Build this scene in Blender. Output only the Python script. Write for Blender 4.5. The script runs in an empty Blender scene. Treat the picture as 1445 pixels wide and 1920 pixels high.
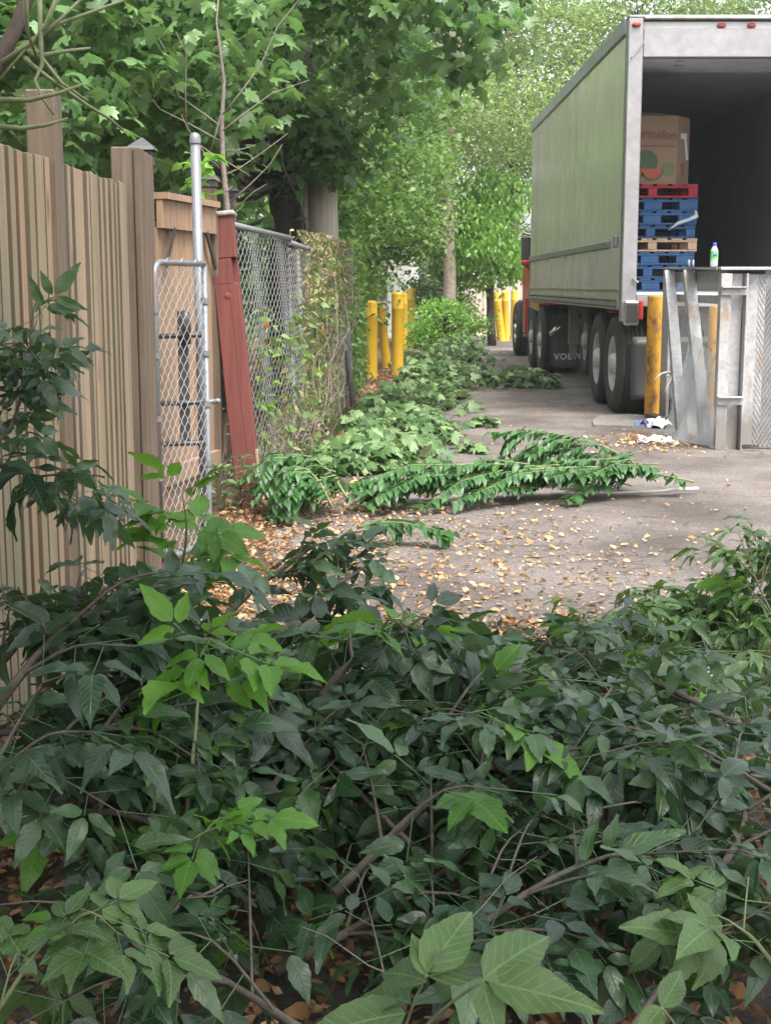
import bpy, math, random
import numpy as np
from mathutils import Vector, Matrix

random.seed(11)
rng = np.random.default_rng(11)
S = bpy.context.scene
COL = S.collection
R = math.radians

# ------------------------------------------------------------------ camera
CAM_H = 1.35
FPX = 2600.0                      # focal length in photo pixels (1445 x 1920)
PITCH = math.atan(425 / FPX)
cd = bpy.data.cameras.new('camera')
cd.sensor_fit = 'VERTICAL'
cd.sensor_height = 24.0
cd.lens = 24.0 * FPX / 1920.0
cd.clip_start = 0.05
cd.clip_end = 600
cam = bpy.data.objects.new('camera', cd)
cam.location = (0, 0, CAM_H)
cam.rotation_euler = (math.pi / 2 - PITCH, 0, 0)
COL.objects.link(cam)
S.camera = cam

# ------------------------------------------------------------------ sky, sun, exposure
SUN_EL, SUN_AZ = 60.0, 150.0       # azimuth clockwise from +Y (the far end of the lane)
wd = bpy.data.worlds.new('World')
S.world = wd
wd.use_nodes = True
nt = wd.node_tree
nt.nodes.clear()
sky = nt.nodes.new('ShaderNodeTexSky')
sky.sky_type = 'NISHITA'
sky.sun_disc = False
sky.sun_elevation = R(SUN_EL)
sky.sun_rotation = R(SUN_AZ)
sky.air_density = 1.0
sky.dust_density = 4.0
sky.ozone_density = 1.0
hs = nt.nodes.new('ShaderNodeHueSaturation')
hs.inputs['Saturation'].default_value = 0.35
bg = nt.nodes.new('ShaderNodeBackground')
bg.inputs['Strength'].default_value = 0.15
wo = nt.nodes.new('ShaderNodeOutputWorld')
nt.links.new(sky.outputs[0], hs.inputs['Color'])
nt.links.new(hs.outputs[0], bg.inputs['Color'])
nt.links.new(bg.outputs[0], wo.inputs['Surface'])
sd = bpy.data.lights.new('sun', 'SUN')
sd.energy = 1.5
sd.angle = R(25)
sd.color = (1.0, 0.96, 0.9)
sun = bpy.data.objects.new('sun', sd)
a, e = R(SUN_AZ), R(SUN_EL)
sdir = Vector((math.sin(a) * math.cos(e), math.cos(a) * math.cos(e), math.sin(e)))
sun.rotation_euler = sdir.to_track_quat('Z', 'Y').to_euler()
sun.location = (0, 0, 30)
COL.objects.link(sun)
S.view_settings.view_transform = 'Standard'
S.view_settings.look = 'None'
S.view_settings.gamma = 1
S.view_settings.exposure = 1.9
S.render.engine = 'CYCLES'
S.cycles.use_denoising = True
S.cycles.max_bounces = 7
S.cycles.diffuse_bounces = 4
S.cycles.glossy_bounces = 3
S.cycles.transmission_bounces = 5
S.cycles.transparent_max_bounces = 8
S.cycles.sample_clamp_indirect = 6


# ------------------------------------------------------------------ helpers
def W(u, v, D):
    """world point at distance D down the lane, seen at photo pixel (u, v)"""
    dx = (u - 722.5) / FPX
    dy = (960 - v) / FPX
    c, s = math.cos(PITCH), math.sin(PITCH)
    t = D / (c + dy * s)
    return Vector((dx * t, D, CAM_H + (-s + dy * c) * t))


def tag(o, label=None, cat=None, group=None, kind=None):
    if label: o['label'] = label
    if cat: o['category'] = cat
    if group: o['group'] = group
    if kind: o['kind'] = kind
    return o


def thing(name, loc, label, cat, group=None):
    o = bpy.data.objects.new(name, None)
    o.empty_display_size = 0.1
    o.location = loc
    COL.objects.link(o)
    return tag(o, label, cat, group)


def add(name, me, parent=None, mat=None):
    """link a mesh whose vertices are in world coordinates; children keep that place"""
    o = bpy.data.objects.new(name, me)
    if mat is not None and not me.materials:
        me.materials.append(mat)
    COL.objects.link(o)
    if parent is not None:
        o.parent = parent
        off = Vector((0, 0, 0))
        q = parent
        while q is not None:
            off += q.location
            q = q.parent
        o.location = -off
    return o


class MB:
    def __init__(self):
        self.v, self.f, self.s = [], [], []

    def _add(self, vs, fs, smooth=False):
        n = len(self.v)
        self.v += [tuple(p) for p in vs]
        self.f += [tuple(i + n for i in f) for f in fs]
        self.s += [smooth] * len(fs)
        return self

    def box(self, c, d, rot=None, bev=0.0):
        hx, hy, hz = d[0] / 2, d[1] / 2, d[2] / 2
        if bev > 0:
            b = min(bev, hx * .8, hy * .8, hz * .8)
            vs = []
            for sx in (-1, 1):
                for sy in (-1, 1):
                    for sz in (-1, 1):
                        vs += [(sx * hx, sy * (hy - b), sz * (hz - b)), (sx * (hx - b), sy * hy, sz * (hz - b)), (sx * (hx - b), sy * (hy - b), sz * hz)]
            I = lambda x, y, z, k: ((x * 2 + y) * 2 + z) * 3 + k
            fs = [(I(0,0,0,0), I(0,0,1,0), I(0,1,1,0), I(0,1,0,0)), (I(1,0,0,0), I(1,1,0,0), I(1,1,1,0), I(1,0,1,0)),
                  (I(0,0,0,1), I(1,0,0,1), I(1,0,1,1), I(0,0,1,1)), (I(0,1,0,1), I(0,1,1,1), I(1,1,1,1), I(1,1,0,1)),
                  (I(0,0,0,2), I(0,1,0,2), I(1,1,0,2), I(1,0,0,2)), (I(0,0,1,2), I(1,0,1,2), I(1,1,1,2), I(0,1,1,2))]
            for x in (0, 1):
                for y in (0, 1):
                    fs.append((I(x,y,0,0), I(x,y,1,0), I(x,y,1,1), I(x,y,0,1)))
            for x in (0, 1):
                for z in (0, 1):
                    fs.append((I(x,0,z,0), I(x,1,z,0), I(x,1,z,2), I(x,0,z,2)))
            for y in (0, 1):
                for z in (0, 1):
                    fs.append((I(0,y,z,1), I(1,y,z,1), I(1,y,z,2), I(0,y,z,2)))
            for x in (0, 1):
                for y in (0, 1):
                    for z in (0, 1):
                        fs.append((I(x,y,z,0), I(x,y,z,1), I(x,y,z,2)))
        else:
            vs = [(sx * hx, sy * hy, sz * hz) for sx in (-1, 1) for sy in (-1, 1) for sz in (-1, 1)]
            fs = [(0,1,3,2), (4,6,7,5), (0,4,5,1), (2,3,7,6), (0,2,6,4), (1,5,7,3)]
        c = Vector(c)
        if rot is not None:
            vs = [rot @ Vector(p) + c for p in vs]
        else:
            vs = [Vector(p) + c for p in vs]
        return self._add(vs, fs)

    def beam(self, p, q, w, d, up=(0, 0, 1), bev=0.0):
        """box running from p to q; w across, d deep"""
        p, q = Vector(p), Vector(q)
        z = (q - p).normalized()
        x = Vector(up).cross(z)
        if x.length < 1e-4:
            x = Vector((1, 0, 0))
        x.normalize()
        y = z.cross(x)
        m = Matrix((x, y, z)).transposed()
        return self.box((p + q) / 2, (w, d, (q - p).length), m, bev)

    def tube(self, pts, rad, n=8, cap=True, smooth=True):
        pts = [Vector(p) for p in pts]
        if not hasattr(rad, '__len__'):
            rad = [rad] * len(pts)
        vs, fs = [], []
        ref = None
        for i, p in enumerate(pts):
            t = (pts[min(i + 1, len(pts) - 1)] - pts[max(i - 1, 0)]).normalized()
            if ref is None:
                ref = t.orthogonal().normalized()
            x = (ref - t * ref.dot(t))
            x = x.normalized() if x.length > 1e-5 else t.orthogonal().normalized()
            ref = x
            y = t.cross(x)
            for k in range(n):
                a = 2 * math.pi * k / n
                vs.append(p + (x * math.cos(a) + y * math.sin(a)) * rad[i])
        for i in range(len(pts) - 1):
            for k in range(n):
                k2 = (k + 1) % n
                fs.append((i * n + k, i * n + k2, (i + 1) * n + k2, (i + 1) * n + k))
        self._add(vs, fs, smooth)
        if cap:
            b = len(self.v) - len(vs)
            self.f += [tuple(b + k for k in reversed(range(n))), tuple(b + (len(pts) - 1) * n + k for k in range(n))]
            self.s += [False, False]
        return self

    def lathe(self, prof, n=24, M=None, smooth=True, closed=False):
        """profile of (r, z) turned about z, placed with matrix M"""
        vs, fs = [], []
        for r, z in prof:
            for k in range(n):
                a = 2 * math.pi * k / n
                vs.append(Vector((r * math.cos(a), r * math.sin(a), z)))
        m = len(prof)
        for i in range(m - 1 if not closed else m):
            j = (i + 1) % m
            for k in range(n):
                k2 = (k + 1) % n
                fs.append((i * n + k, i * n + k2, j * n + k2, j * n + k))
        if M is not None:
            vs = [M @ p for p in vs]
        return self._add(vs, fs, smooth)

    def prism(self, poly, depth, M=None):
        """2-D outline in x,y extruded +z by depth"""
        n = len(poly)
        vs = [Vector((x, y, 0)) for x, y in poly] + [Vector((x, y, depth)) for x, y in poly]
        fs = [tuple(reversed(range(n))), tuple(range(n, 2 * n))] + [(i, (i + 1) % n, n + (i + 1) % n, n + i) for i in range(n)]
        if M is not None:
            vs = [M @ p for p in vs]
        return self._add(vs, fs)

    def mesh(self, name):
        me = bpy.data.meshes.new(name)
        me.from_pydata(self.v, [], self.f)
        me.polygons.foreach_set('use_smooth', self.s)
        me.update()
        return me

    def build(self, name, mat, parent=None):
        return add(name, self.mesh(name), parent, mat)


def np_mesh(name, V, F, uv=None, tint=None, smooth=True):
    """V (n,3); F (m,k) all faces with the same corner count"""
    me = bpy.data.meshes.new(name)
    n, (m, k) = len(V), F.shape
    me.vertices.add(n)
    me.vertices.foreach_set('co', np.ascontiguousarray(V, dtype=np.float32).ravel())
    me.loops.add(m * k)
    me.loops.foreach_set('vertex_index', np.ascontiguousarray(F, dtype=np.int32).ravel())
    me.polygons.add(m)
    me.polygons.foreach_set('loop_start', np.arange(0, m * k, k, dtype=np.int32))
    me.polygons.foreach_set('loop_total', np.full(m, k, dtype=np.int32))
    me.polygons.foreach_set('use_smooth', np.full(m, smooth))
    if uv is not None:
        l = me.uv_layers.new(name='UVMap')
        l.data.foreach_set('uv', np.ascontiguousarray(uv[F.ravel()], dtype=np.float32).ravel())
    if tint is not None:
        at = me.attributes.new('tint', 'FLOAT', 'POINT')
        at.data.foreach_set('value', np.ascontiguousarray(tint, dtype=np.float32))
    me.update(calc_edges=True)
    return me


# ------------------------------------------------------------------ materials
class Mat:
    def __init__(self, name):
        self.m = bpy.data.materials.new(name)
        self.m.use_nodes = True
        self.t = self.m.node_tree
        self.t.nodes.clear()
        self.out = self.n('ShaderNodeOutputMaterial')

    def n(self, t, **kw):
        x = self.t.nodes.new(t)
        for k, v in kw.items():
            if k in x.inputs.keys():
                x.inputs[k].default_value = v
            else:
                setattr(x, k, v)
        return x

    def l(self, a, b):
        self.t.links.new(a, b)

    def noise(self, scale, detail=4, vec=None, rough=0.55):
        x = self.n('ShaderNodeTexNoise')
        x.inputs['Scale'].default_value = scale
        x.inputs['Detail'].default_value = detail
        x.inputs['Roughness'].default_value = rough
        if vec is not None:
            self.l(vec, x.inputs['Vector'])
        return x.outputs['Fac']

    def coords(self, sc=(1, 1, 1), rnd=0.0):
        c = self.n('ShaderNodeTexCoord')
        m = self.n('ShaderNodeMapping')
        m.inputs['Scale'].default_value = sc
        self.l(c.outputs['Object'], m.inputs['Vector'])
        if rnd:
            oi = self.n('ShaderNodeObjectInfo')
            ml = self.n('ShaderNodeMath', operation='MULTIPLY')
            ml.inputs[1].default_value = rnd
            self.l(oi.outputs['Random'], ml.inputs[0])
            self.l(ml.outputs[0], m.inputs['Location'])
        return m.outputs[0]

    def ramp(self, fac, stops):
        r = self.n('ShaderNodeValToRGB')
        el = r.color_ramp.elements
        while len(el) < len(stops):
            el.new(0.5)
        for e_, (p, c) in zip(el, stops):
            e_.position = p
            e_.color = (*c, 1) if len(c) == 3 else c
        self.l(fac, r.inputs[0])
        return r.outputs[0]

    def mix(self, fac, a, b, mode='MIX'):
        x = self.n('ShaderNodeMix', data_type='RGBA', blend_type=mode)
        for val, s in ((fac, x.inputs[0]), (a, x.inputs[6]), (b, x.inputs[7])):
            if hasattr(val, 'default_value') or hasattr(val, 'links'):
                self.l(val, s)
            elif isinstance(val, tuple):
                s.default_value = (*val, 1) if len(val) == 3 else val
            else:
                s.default_value = val
        return x.outputs[2]

    def bump(self, h, strength=0.3, dist=0.01):
        b = self.n('ShaderNodeBump')
        b.inputs['Strength'].default_value = strength
        b.inputs['Distance'].default_value = dist
        self.l(h, b.inputs['Height'])
        return b.outputs[0]

    def pbr(self, col, rough=0.6, metal=0.0, normal=None, spec=0.5, **kw):
        p = self.n('ShaderNodeBsdfPrincipled')
        for val, key in ((col, 'Base Color'), (rough, 'Roughness'), (metal, 'Metallic')):
            s = p.inputs[key]
            if hasattr(val, 'links'):
                self.l(val, s)
            elif isinstance(val, tuple):
                s.default_value = (*val, 1)
            else:
                s.default_value = val
        p.inputs['Specular IOR Level'].default_value = spec
        for k, v in kw.items():
            p.inputs[k.replace('_', ' ')].default_value = v
        if normal is not None:
            self.l(normal, p.inputs['Normal'])
        return p

    def done(self, sh):
        self.l(sh.outputs[0], self.out.inputs['Surface'])
        return self.m


def simple(name, col, rough=0.6, metal=0.0, var=0.25, scale=14, bump=0.15, spec=0.5):
    """plain coat with blotchy dirt variation"""
    M = Mat(name)
    v = M.coords()
    f = M.noise(scale, 6, v, 0.65)
    g = M.noise(scale * 0.22, 3, v)
    c1 = tuple(x * (1 - var) for x in col)
    c2 = tuple(min(1, x * (1 + var * .6)) for x in col)
    c = M.ramp(f, [(0.3, c1), (0.7, c2)])
    c = M.mix(g, c, M.mix(0.35, c, (0.09, 0.075, 0.06)))
    return M.done(M.pbr(c, rough, metal, M.bump(f, bump, 0.004), spec))


def wood(name, light, dark, green=0.0, rnd=True, scale=1.0):
    """vertical grain"""
    M = Mat(name)
    v = M.coords((26 * scale, 26 * scale, 1.3 * scale), 40.0 if rnd else 0)
    f = M.noise(1.6, 6, v, 0.7)
    g = M.noise(0.5, 3, M.coords((2, 2, 1.0), 60.0 if rnd else 0))
    c = M.ramp(f, [(0.28, dark), (0.5, tuple((a_ + b_) / 2 for a_, b_ in zip(light, dark))), (0.72, light)])
    if rnd:
        oi = M.n('ShaderNodeObjectInfo')
        t = M.ramp(oi.outputs['Random'], [(0, (0.84, 0.83, 0.8)), (0.45, (1, 1, 1)), (0.85, (1.06, 1.0, 0.94)), (1, (1.08, 0.93, 0.82))])
        c = M.mix(1.0, c, t, 'MULTIPLY')
    gr = M.ramp(g, [(0.42, (0, 0, 0)), (0.7, (1, 1, 1))])
    gm = M.n('ShaderNodeMath', operation='MULTIPLY')
    M.l(gr, gm.inputs[0])
    gm.inputs[1].default_value = green
    c = M.mix(gm.outputs[0], c, (0.12, 0.14, 0.07))
    # knots and drip stains
    k = M.n('ShaderNodeTexVoronoi')
    k.inputs['Scale'].default_value = 1.0
    M.l(M.coords((5, 5, 1.6), 30.0 if rnd else 0), k.inputs['Vector'])
    kk = M.ramp(k.outputs['Distance'], [(0.03, (0.35, 0.28, 0.22)), (0.11, (1, 1, 1))])
    c = M.mix(0.8, c, kk, 'MULTIPLY')
    return M.done(M.pbr(c, 0.85, 0, M.bump(f, 0.5, 0.004), 0.25))


def leaf_mat(name, lo, mid, hi, under, rough=0.42, trans=0.25, tr_col=(0.16, 0.3, 0.03), attr=False, veins=True, spec=0.5, odd=None, vein=0.36):
    M = Mat(name)
    if attr:
        a_ = M.n('ShaderNodeAttribute', attribute_name='tint')
        r = a_.outputs['Fac']
    else:
        r = M.n('ShaderNodeObjectInfo').outputs['Random']
    stops = [(0.0, lo), (0.5, mid), (0.93 if odd else 1.0, hi)]
    if odd:
        stops.append((0.97, odd))
    c = M.ramp(r, stops)
    nz = M.noise(9, 3, M.coords())
    c = M.mix(0.5, c, M.ramp(nz, [(0.3, (0.7, 0.7, 0.7)), (0.7, (1.25, 1.2, 1.1))]), 'MULTIPLY')
    geo = M.n('ShaderNodeNewGeometry')
    c = M.mix(geo.outputs['Backfacing'], c, M.mix(0.65, c, under))
    nrm = None
    if veins:
        uv = M.n('ShaderNodeUVMap')
        sp = M.n('ShaderNodeSeparateXYZ')
        M.l(uv.outputs[0], sp.inputs[0])
        ax = M.n('ShaderNodeMath', operation='ABSOLUTE')
        sb = M.n('ShaderNodeMath', operation='SUBTRACT')
        M.l(sp.outputs[0], sb.inputs[0]); sb.inputs[1].default_value = 0.5
        M.l(sb.outputs[0], ax.inputs[0])
        # side veins run forward from the midrib
        sl = M.n('ShaderNodeMath', operation='MULTIPLY_ADD')
        M.l(ax.outputs[0], sl.inputs[0]); sl.inputs[1].default_value = -0.55; M.l(sp.outputs[1], sl.inputs[2])
        fr = M.n('ShaderNodeMath', operation='MULTIPLY'); M.l(sl.outputs[0], fr.inputs[0]); fr.inputs[1].default_value = 8.0
        ff = M.n('ShaderNodeMath', operation='PINGPONG'); M.l(fr.outputs[0], ff.inputs[0]); ff.inputs[1].default_value = 0.5
        v1 = M.ramp(ff.outputs[0], [(0.0, (1, 1, 1)), (0.09, (0, 0, 0))])
        v2 = M.ramp(ax.outputs[0], [(0.0, (1, 1, 1)), (0.035, (0, 0, 0))])
        vv = M.n('ShaderNodeMath', operation='MAXIMUM'); M.l(v1, vv.inputs[0]); M.l(v2, vv.inputs[1])
        vm = M.n('ShaderNodeMath', operation='MULTIPLY'); M.l(vv.outputs[0], vm.inputs[0]); vm.inputs[1].default_value = vein
        c = M.mix(vm.outputs[0], c, tuple(min(1, x * 1.9 + 0.03) for x in hi))
        hb = M.n('ShaderNodeMath', operation='SUBTRACT'); M.l(nz, hb.inputs[0]); M.l(vv.outputs[0], hb.inputs[1])
        nrm = M.bump(hb.outputs[0], 0.35, 0.003)
    p = M.pbr(c, rough, 0, nrm, spec)
    tb = M.n('ShaderNodeBsdfTranslucent')
    M.l(M.mix(0.5, c, tr_col), tb.inputs['Color'])
    ms = M.n('ShaderNodeMixShader')
    ms.inputs[0].default_value = trans
    M.l(p.outputs[0], ms.inputs[1])
    M.l(tb.outputs[0], ms.inputs[2])
    return M.done(ms)


def glassy(name, col, alpha, rough=0.12):
    M = Mat(name)
    p = M.pbr(col, rough, 0, M.bump(M.noise(18, 4, M.coords()), 0.4, 0.01), 0.6)
    t = M.n('ShaderNodeBsdfTransparent')
    ms = M.n('ShaderNodeMixShader')
    ms.inputs[0].default_value = alpha
    M.l(t.outputs[0], ms.inputs[1])
    M.l(p.outputs[0], ms.inputs[2])
    return M.done(ms)


def make_asphalt():
    M = Mat('asphalt')
    v = M.coords()
    f = M.noise(60, 7, v, 0.85)
    g = M.noise(0.9, 5, v, 0.6)
    vo = M.n('ShaderNodeTexVoronoi'); vo.inputs['Scale'].default_value = 70; M.l(v, vo.inputs['Vector'])
    c = M.ramp(f, [(0.3, (0.07, 0.06, 0.055)), (0.5, (0.155, 0.138, 0.128)), (0.72, (0.31, 0.28, 0.26))])
    c = M.mix(1.0, c, M.ramp(g, [(0.34, (0.5, 0.47, 0.44)), (0.6, (1.1, 1.07, 1.05))]), 'MULTIPLY')
    st = M.ramp(vo.outputs['Distance'], [(0.1, (1.5, 1.45, 1.4)), (0.35, (0.9, 0.9, 0.9))])
    c = M.mix(0.5, c, st, 'MULTIPLY')
    cr = M.n('ShaderNodeTexVoronoi', feature='DISTANCE_TO_EDGE'); cr.inputs['Scale'].default_value = 0.55
    wv = M.n('ShaderNodeTexNoise'); wv.inputs['Scale'].default_value = 3; M.l(v, wv.inputs['Vector'])
    ad = M.n('ShaderNodeVectorMath', operation='ADD'); M.l(v, ad.inputs[0]); M.l(wv.outputs['Color'], ad.inputs[1])
    M.l(ad.outputs[0], cr.inputs['Vector'])
    ck = M.ramp(cr.outputs['Distance'], [(0.004, (0.4, 0.38, 0.36)), (0.014, (1, 1, 1))])
    c = M.mix(0.6, c, ck, 'MULTIPLY')
    h = M.n('ShaderNodeMath', operation='ADD'); M.l(f, h.inputs[0]); M.l(g, h.inputs[1])
    return M.done(M.pbr(c, 0.88, 0, M.bump(h.outputs[0], 0.7, 0.012), 0.3))


def make_soil():
    M = Mat('soil')
    v = M.coords()
    f = M.noise(30, 6, v, 0.7)
    g = M.noise(1.5, 4, v)
    c = M.ramp(f, [(0.3, (0.04, 0.028, 0.02)), (0.55, (0.11, 0.075, 0.05)), (0.75, (0.2, 0.14, 0.09))])
    c = M.mix(1.0, c, M.ramp(g, [(0.3, (0.7, 0.7, 0.7)), (0.7, (1.2, 1.15, 1.05))]), 'MULTIPLY')
    return M.done(M.pbr(c, 0.95, 0, M.bump(f, 0.8, 0.02), 0.2))


def make_trailer_skin():
    """dull mill-finish sheet with run-off streaks, tinted pink against green bounce light"""
    M = Mat('trailer_skin')
    s = M.noise(1.0, 7, M.coords((22, 22, 0.35)), 0.72)
    s2 = M.noise(1.0, 5, M.coords((5, 5, 0.3)), 0.6)
    b = M.noise(1.6, 5, M.coords((1, 1, 0.6)), 0.6)
    c = M.ramp(s, [(0.3, (0.66, 0.57, 0.6)), (0.5, (0.84, 0.73, 0.78)), (0.68, (1.0, 0.88, 0.94))])  # pinkish base offsets the green light from the trees
    c = M.mix(M.ramp(b, [(0.42, (0, 0, 0)), (0.68, (0.6, 0.6, 0.6))]), c, (0.7, 0.62, 0.64))
    c = M.mix(M.ramp(s2, [(0.52, (0, 0, 0)), (0.72, (0.6, 0.6, 0.6))]), c, (0.5, 0.49, 0.45))
    r = M.ramp(s, [(0.3, (0.26, 0.26, 0.26)), (0.7, (0.1, 0.1, 0.1))])
    return M.done(M.pbr(c, r, 0.5, M.bump(s2, 0.22, 0.012)))


def make_rusty(name, paint, rustiness=0.6, scale=7):
    M = Mat(name)
    v = M.coords((1, 1, 0.5))
    f = M.noise(scale, 7, v, 0.72)
    g = M.noise(scale * 3, 5, v, 0.7)
    c = M.mix(1.0, paint, M.ramp(g, [(0.3, (0.78, 0.77, 0.74)), (0.7, (1.08, 1.07, 1.05))]), 'MULTIPLY')
    k = M.ramp(f, [(1 - rustiness, (0, 0, 0)), (min(1, 1 - rustiness + 0.1), (1, 1, 1))])
    c = M.mix(k, c, M.ramp(g, [(0.3, (0.07, 0.03, 0.015)), (0.7, (0.22, 0.1, 0.045))]))
    return M.done(M.pbr(c, 0.62, 0, M.bump(f, 0.3, 0.004), 0.4))


def make_stained_white():
    M = Mat('stained_white_paint')
    v = M.coords((1.2, 1.2, 0.45))
    f = M.noise(4.5, 6, v, 0.65)
    d = M.noise(26, 5, M.coords(), 0.7)
    c = M.ramp(d, [(0.28, (0.22, 0.215, 0.21)), (0.5, (0.32, 0.315, 0.315)), (0.75, (0.38, 0.375, 0.375))])
    c = M.mix(M.ramp(f, [(0.56, (0, 0, 0)), (0.66, (0.8, 0.8, 0.8))]), c, (0.24, 0.17, 0.1))
    # splash-back grime near the ground has its own ragged edge
    g = M.n('ShaderNodeNewGeometry')
    sp = M.n('ShaderNodeSeparateXYZ'); M.l(g.outputs['Position'], sp.inputs[0])
    ma = M.n('ShaderNodeMath', operation='MULTIPLY_ADD'); M.l(f, ma.inputs[0]); ma.inputs[1].default_value = -0.5; M.l(sp.outputs[2], ma.inputs[2])
    c = M.mix(M.ramp(ma.outputs[0], [(0.0, (0.75, 0.75, 0.75)), (0.12, (0, 0, 0))]), c, (0.14, 0.12, 0.1))
    return M.done(M.pbr(c, 0.6, 0.0, M.bump(d, 0.2, 0.004), 0.4))


MT = {}
MT['asphalt'] = make_asphalt()
MT['soil'] = make_soil()
MT['fence_wood'] = wood('fence_wood', (0.3, 0.235, 0.165), (0.165, 0.125, 0.085), 0.55)
MT['edge_wood'] = wood('seam_shade_wood', (0.12, 0.092, 0.067), (0.06, 0.047, 0.035), 0.2)
MT['post_wood'] = wood('post_wood', (0.165, 0.125, 0.095), (0.065, 0.046, 0.034), 0.1)
MT['cedar'] = wood('cedar', (0.33, 0.225, 0.15), (0.18, 0.115, 0.072), 0.0)
MT['grey_wood'] = wood('grey_wood', (0.42, 0.4, 0.36), (0.22, 0.2, 0.175), 0.1)
MT['pale_wood'] = wood('pale_wood', (0.55, 0.5, 0.44), (0.36, 0.32, 0.27), 0.05)
MT['red_timber'] = wood('red_timber', (0.155, 0.05, 0.042), (0.095, 0.03, 0.026), 0.0, False, 0.7)
MT['raw_timber'] = wood('raw_timber', (0.3, 0.22, 0.15), (0.15, 0.1, 0.07), 0.0, False)
MT['galv'] = simple('galvanised_steel', (0.19, 0.2, 0.215), 0.5, 0.4, 0.2, 30, 0.1)
MT['wire'] = simple('galvanised_wire', (0.52, 0.53, 0.54), 0.45, 0.4, 0.15, 40, 0.0)
MT['black_metal'] = simple('black_metal', (0.02, 0.02, 0.022), 0.45, 0.0, 0.2, 20, 0.1)
MT['black_cap'] = simple('black_plastic', (0.045, 0.047, 0.055), 0.5, 0.0, 0.1, 20, 0.05)
MT['bark'] = simple('bark', (0.075, 0.06, 0.05), 0.95, 0, 0.5, 18, 0.8, 0.2)
MT['pale_bark'] = simple('pale_bark', (0.3, 0.25, 0.2), 0.95, 0, 0.4, 18, 0.7, 0.2)
MT['twig'] = simple('twig_bark', (0.1, 0.083, 0.068), 0.85, 0, 0.4, 60, 0.4, 0.3)
MT['twig_grey'] = simple('grey_twig', (0.2, 0.165, 0.145), 0.85, 0, 0.4, 60, 0.4, 0.3)
MT['green_stem'] = simple('green_stem', (0.16, 0.19, 0.08), 0.6, 0, 0.25, 60, 0.2, 0.4)
MT['yellow'] = simple('yellow_plastic', (0.8, 0.48, 0.02), 0.45, 0, 0.1, 9, 0.08)
MT['yellow_rust'] = make_rusty('rusty_yellow_paint', (0.46, 0.235, 0.02), 0.47, 7)
MT['white_steel'] = make_stained_white()
MT['back_sheet'] = simple('grey_sheet', (0.27, 0.26, 0.25), 0.7, 0, 0.45, 3, 0.1)
MT['skin'] = make_trailer_skin()
MT['alum'] = simple('aluminium', (0.33, 0.32, 0.325), 0.42, 0.55, 0.18, 12, 0.08)
MT['alum_dull'] = simple('dull_aluminium', (0.36, 0.36, 0.33), 0.5, 0.6, 0.3, 9, 0.1)
MT['liner'] = simple('trailer_liner', (0.45, 0.47, 0.5), 0.6, 0, 0.15, 3, 0.05)
MT['scuff'] = simple('pale_liner', (0.75, 0.75, 0.75), 0.5, 0, 0.2, 4, 0.05)
MT['rubber'] = simple('tyre_rubber', (0.025, 0.025, 0.025), 0.8, 0, 0.4, 12, 0.2)
MT['flap'] = simple('mud_flap_rubber', (0.03, 0.031, 0.034), 0.5, 0, 0.35, 6, 0.15)
MT['rim'] = simple('white_rim', (0.55, 0.55, 0.54), 0.5, 0.1, 0.35, 12, 0.1)
MT['chassis'] = simple('dirty_chassis', (0.05, 0.047, 0.043), 0.75, 0.1, 0.4, 14, 0.2)
MT['gear'] = simple('dirty_grey_steel', (0.2, 0.19, 0.16), 0.7, 0.2, 0.35, 10, 0.2)
MT['red_paint'] = simple('red_paint', (0.5, 0.025, 0.03), 0.3, 0, 0.2, 8, 0.05)
MT['red_lens'] = simple('red_lens', (0.4, 0.02, 0.015), 0.25, 0, 0.1, 20, 0.02)
MT['dark_lens'] = simple('dark_lens', (0.03, 0.03, 0.032), 0.2, 0, 0.1, 20, 0.02)
MT['chrome'] = simple('chrome', (0.75, 0.75, 0.76), 0.15, 1.0, 0.05, 20, 0.02)
MT['white'] = simple('white_plastic', (0.72, 0.72, 0.72), 0.5, 0, 0.1, 20, 0.05)
MT['letter'] = simple('pale_lettering', (0.55, 0.56, 0.56), 0.6, 0, 0.1, 30, 0.0)
MT['card'] = simple('cardboard', (0.26, 0.175, 0.115), 0.85, 0, 0.08, 6, 0.1, 0.2)
MT['card_print'] = simple('brown_print', (0.2, 0.08, 0.05), 0.8, 0, 0.1, 30, 0.0)
MT['melon'] = simple('green_print', (0.05, 0.1, 0.04), 0.8, 0, 0.3, 30, 0.0)
MT['melon2'] = simple('light_green_print', (0.12, 0.15, 0.05), 0.8, 0, 0.2, 30, 0.0)
MT['melon_red'] = simple('red_print', (0.4, 0.07, 0.04), 0.8, 0, 0.15, 30, 0.0)
MT['pal_red'] = wood('red_pallet_paint', (0.34, 0.035, 0.05), (0.2, 0.024, 0.03), 0)
MT['pal_blue'] = wood('blue_pallet_paint', (0.045, 0.12, 0.27), (0.03, 0.07, 0.16), 0)
MT['pal_wood'] = wood('bare_pallet_wood', (0.5, 0.36, 0.24), (0.3, 0.2, 0.13), 0)
MT['film'] = glassy('plastic_film', (0.62, 0.66, 0.68), 0.5, 0.2)
MT['pet'] = glassy('clear_bottle', (0.75, 0.82, 0.86), 0.42, 0.08)
MT['label_green'] = simple('green_label', (0.16, 0.55, 0.12), 0.4, 0, 0.1, 30, 0.0)
MT['cap_blue'] = simple('blue_cap', (0.02, 0.06, 0.5), 0.35, 0, 0.05, 30, 0.0)
MT['paper'] = simple('paper', (0.75, 0.76, 0.78), 0.8, 0, 0.08, 20, 0.1)
MT['wrap_blue'] = simple('blue_wrapper', (0.12, 0.2, 0.45), 0.4, 0, 0.2, 30, 0.1)
MT['concrete'] = simple('concrete', (0.24, 0.22, 0.195), 0.92, 0, 0.3, 20, 0.5, 0.2)
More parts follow.
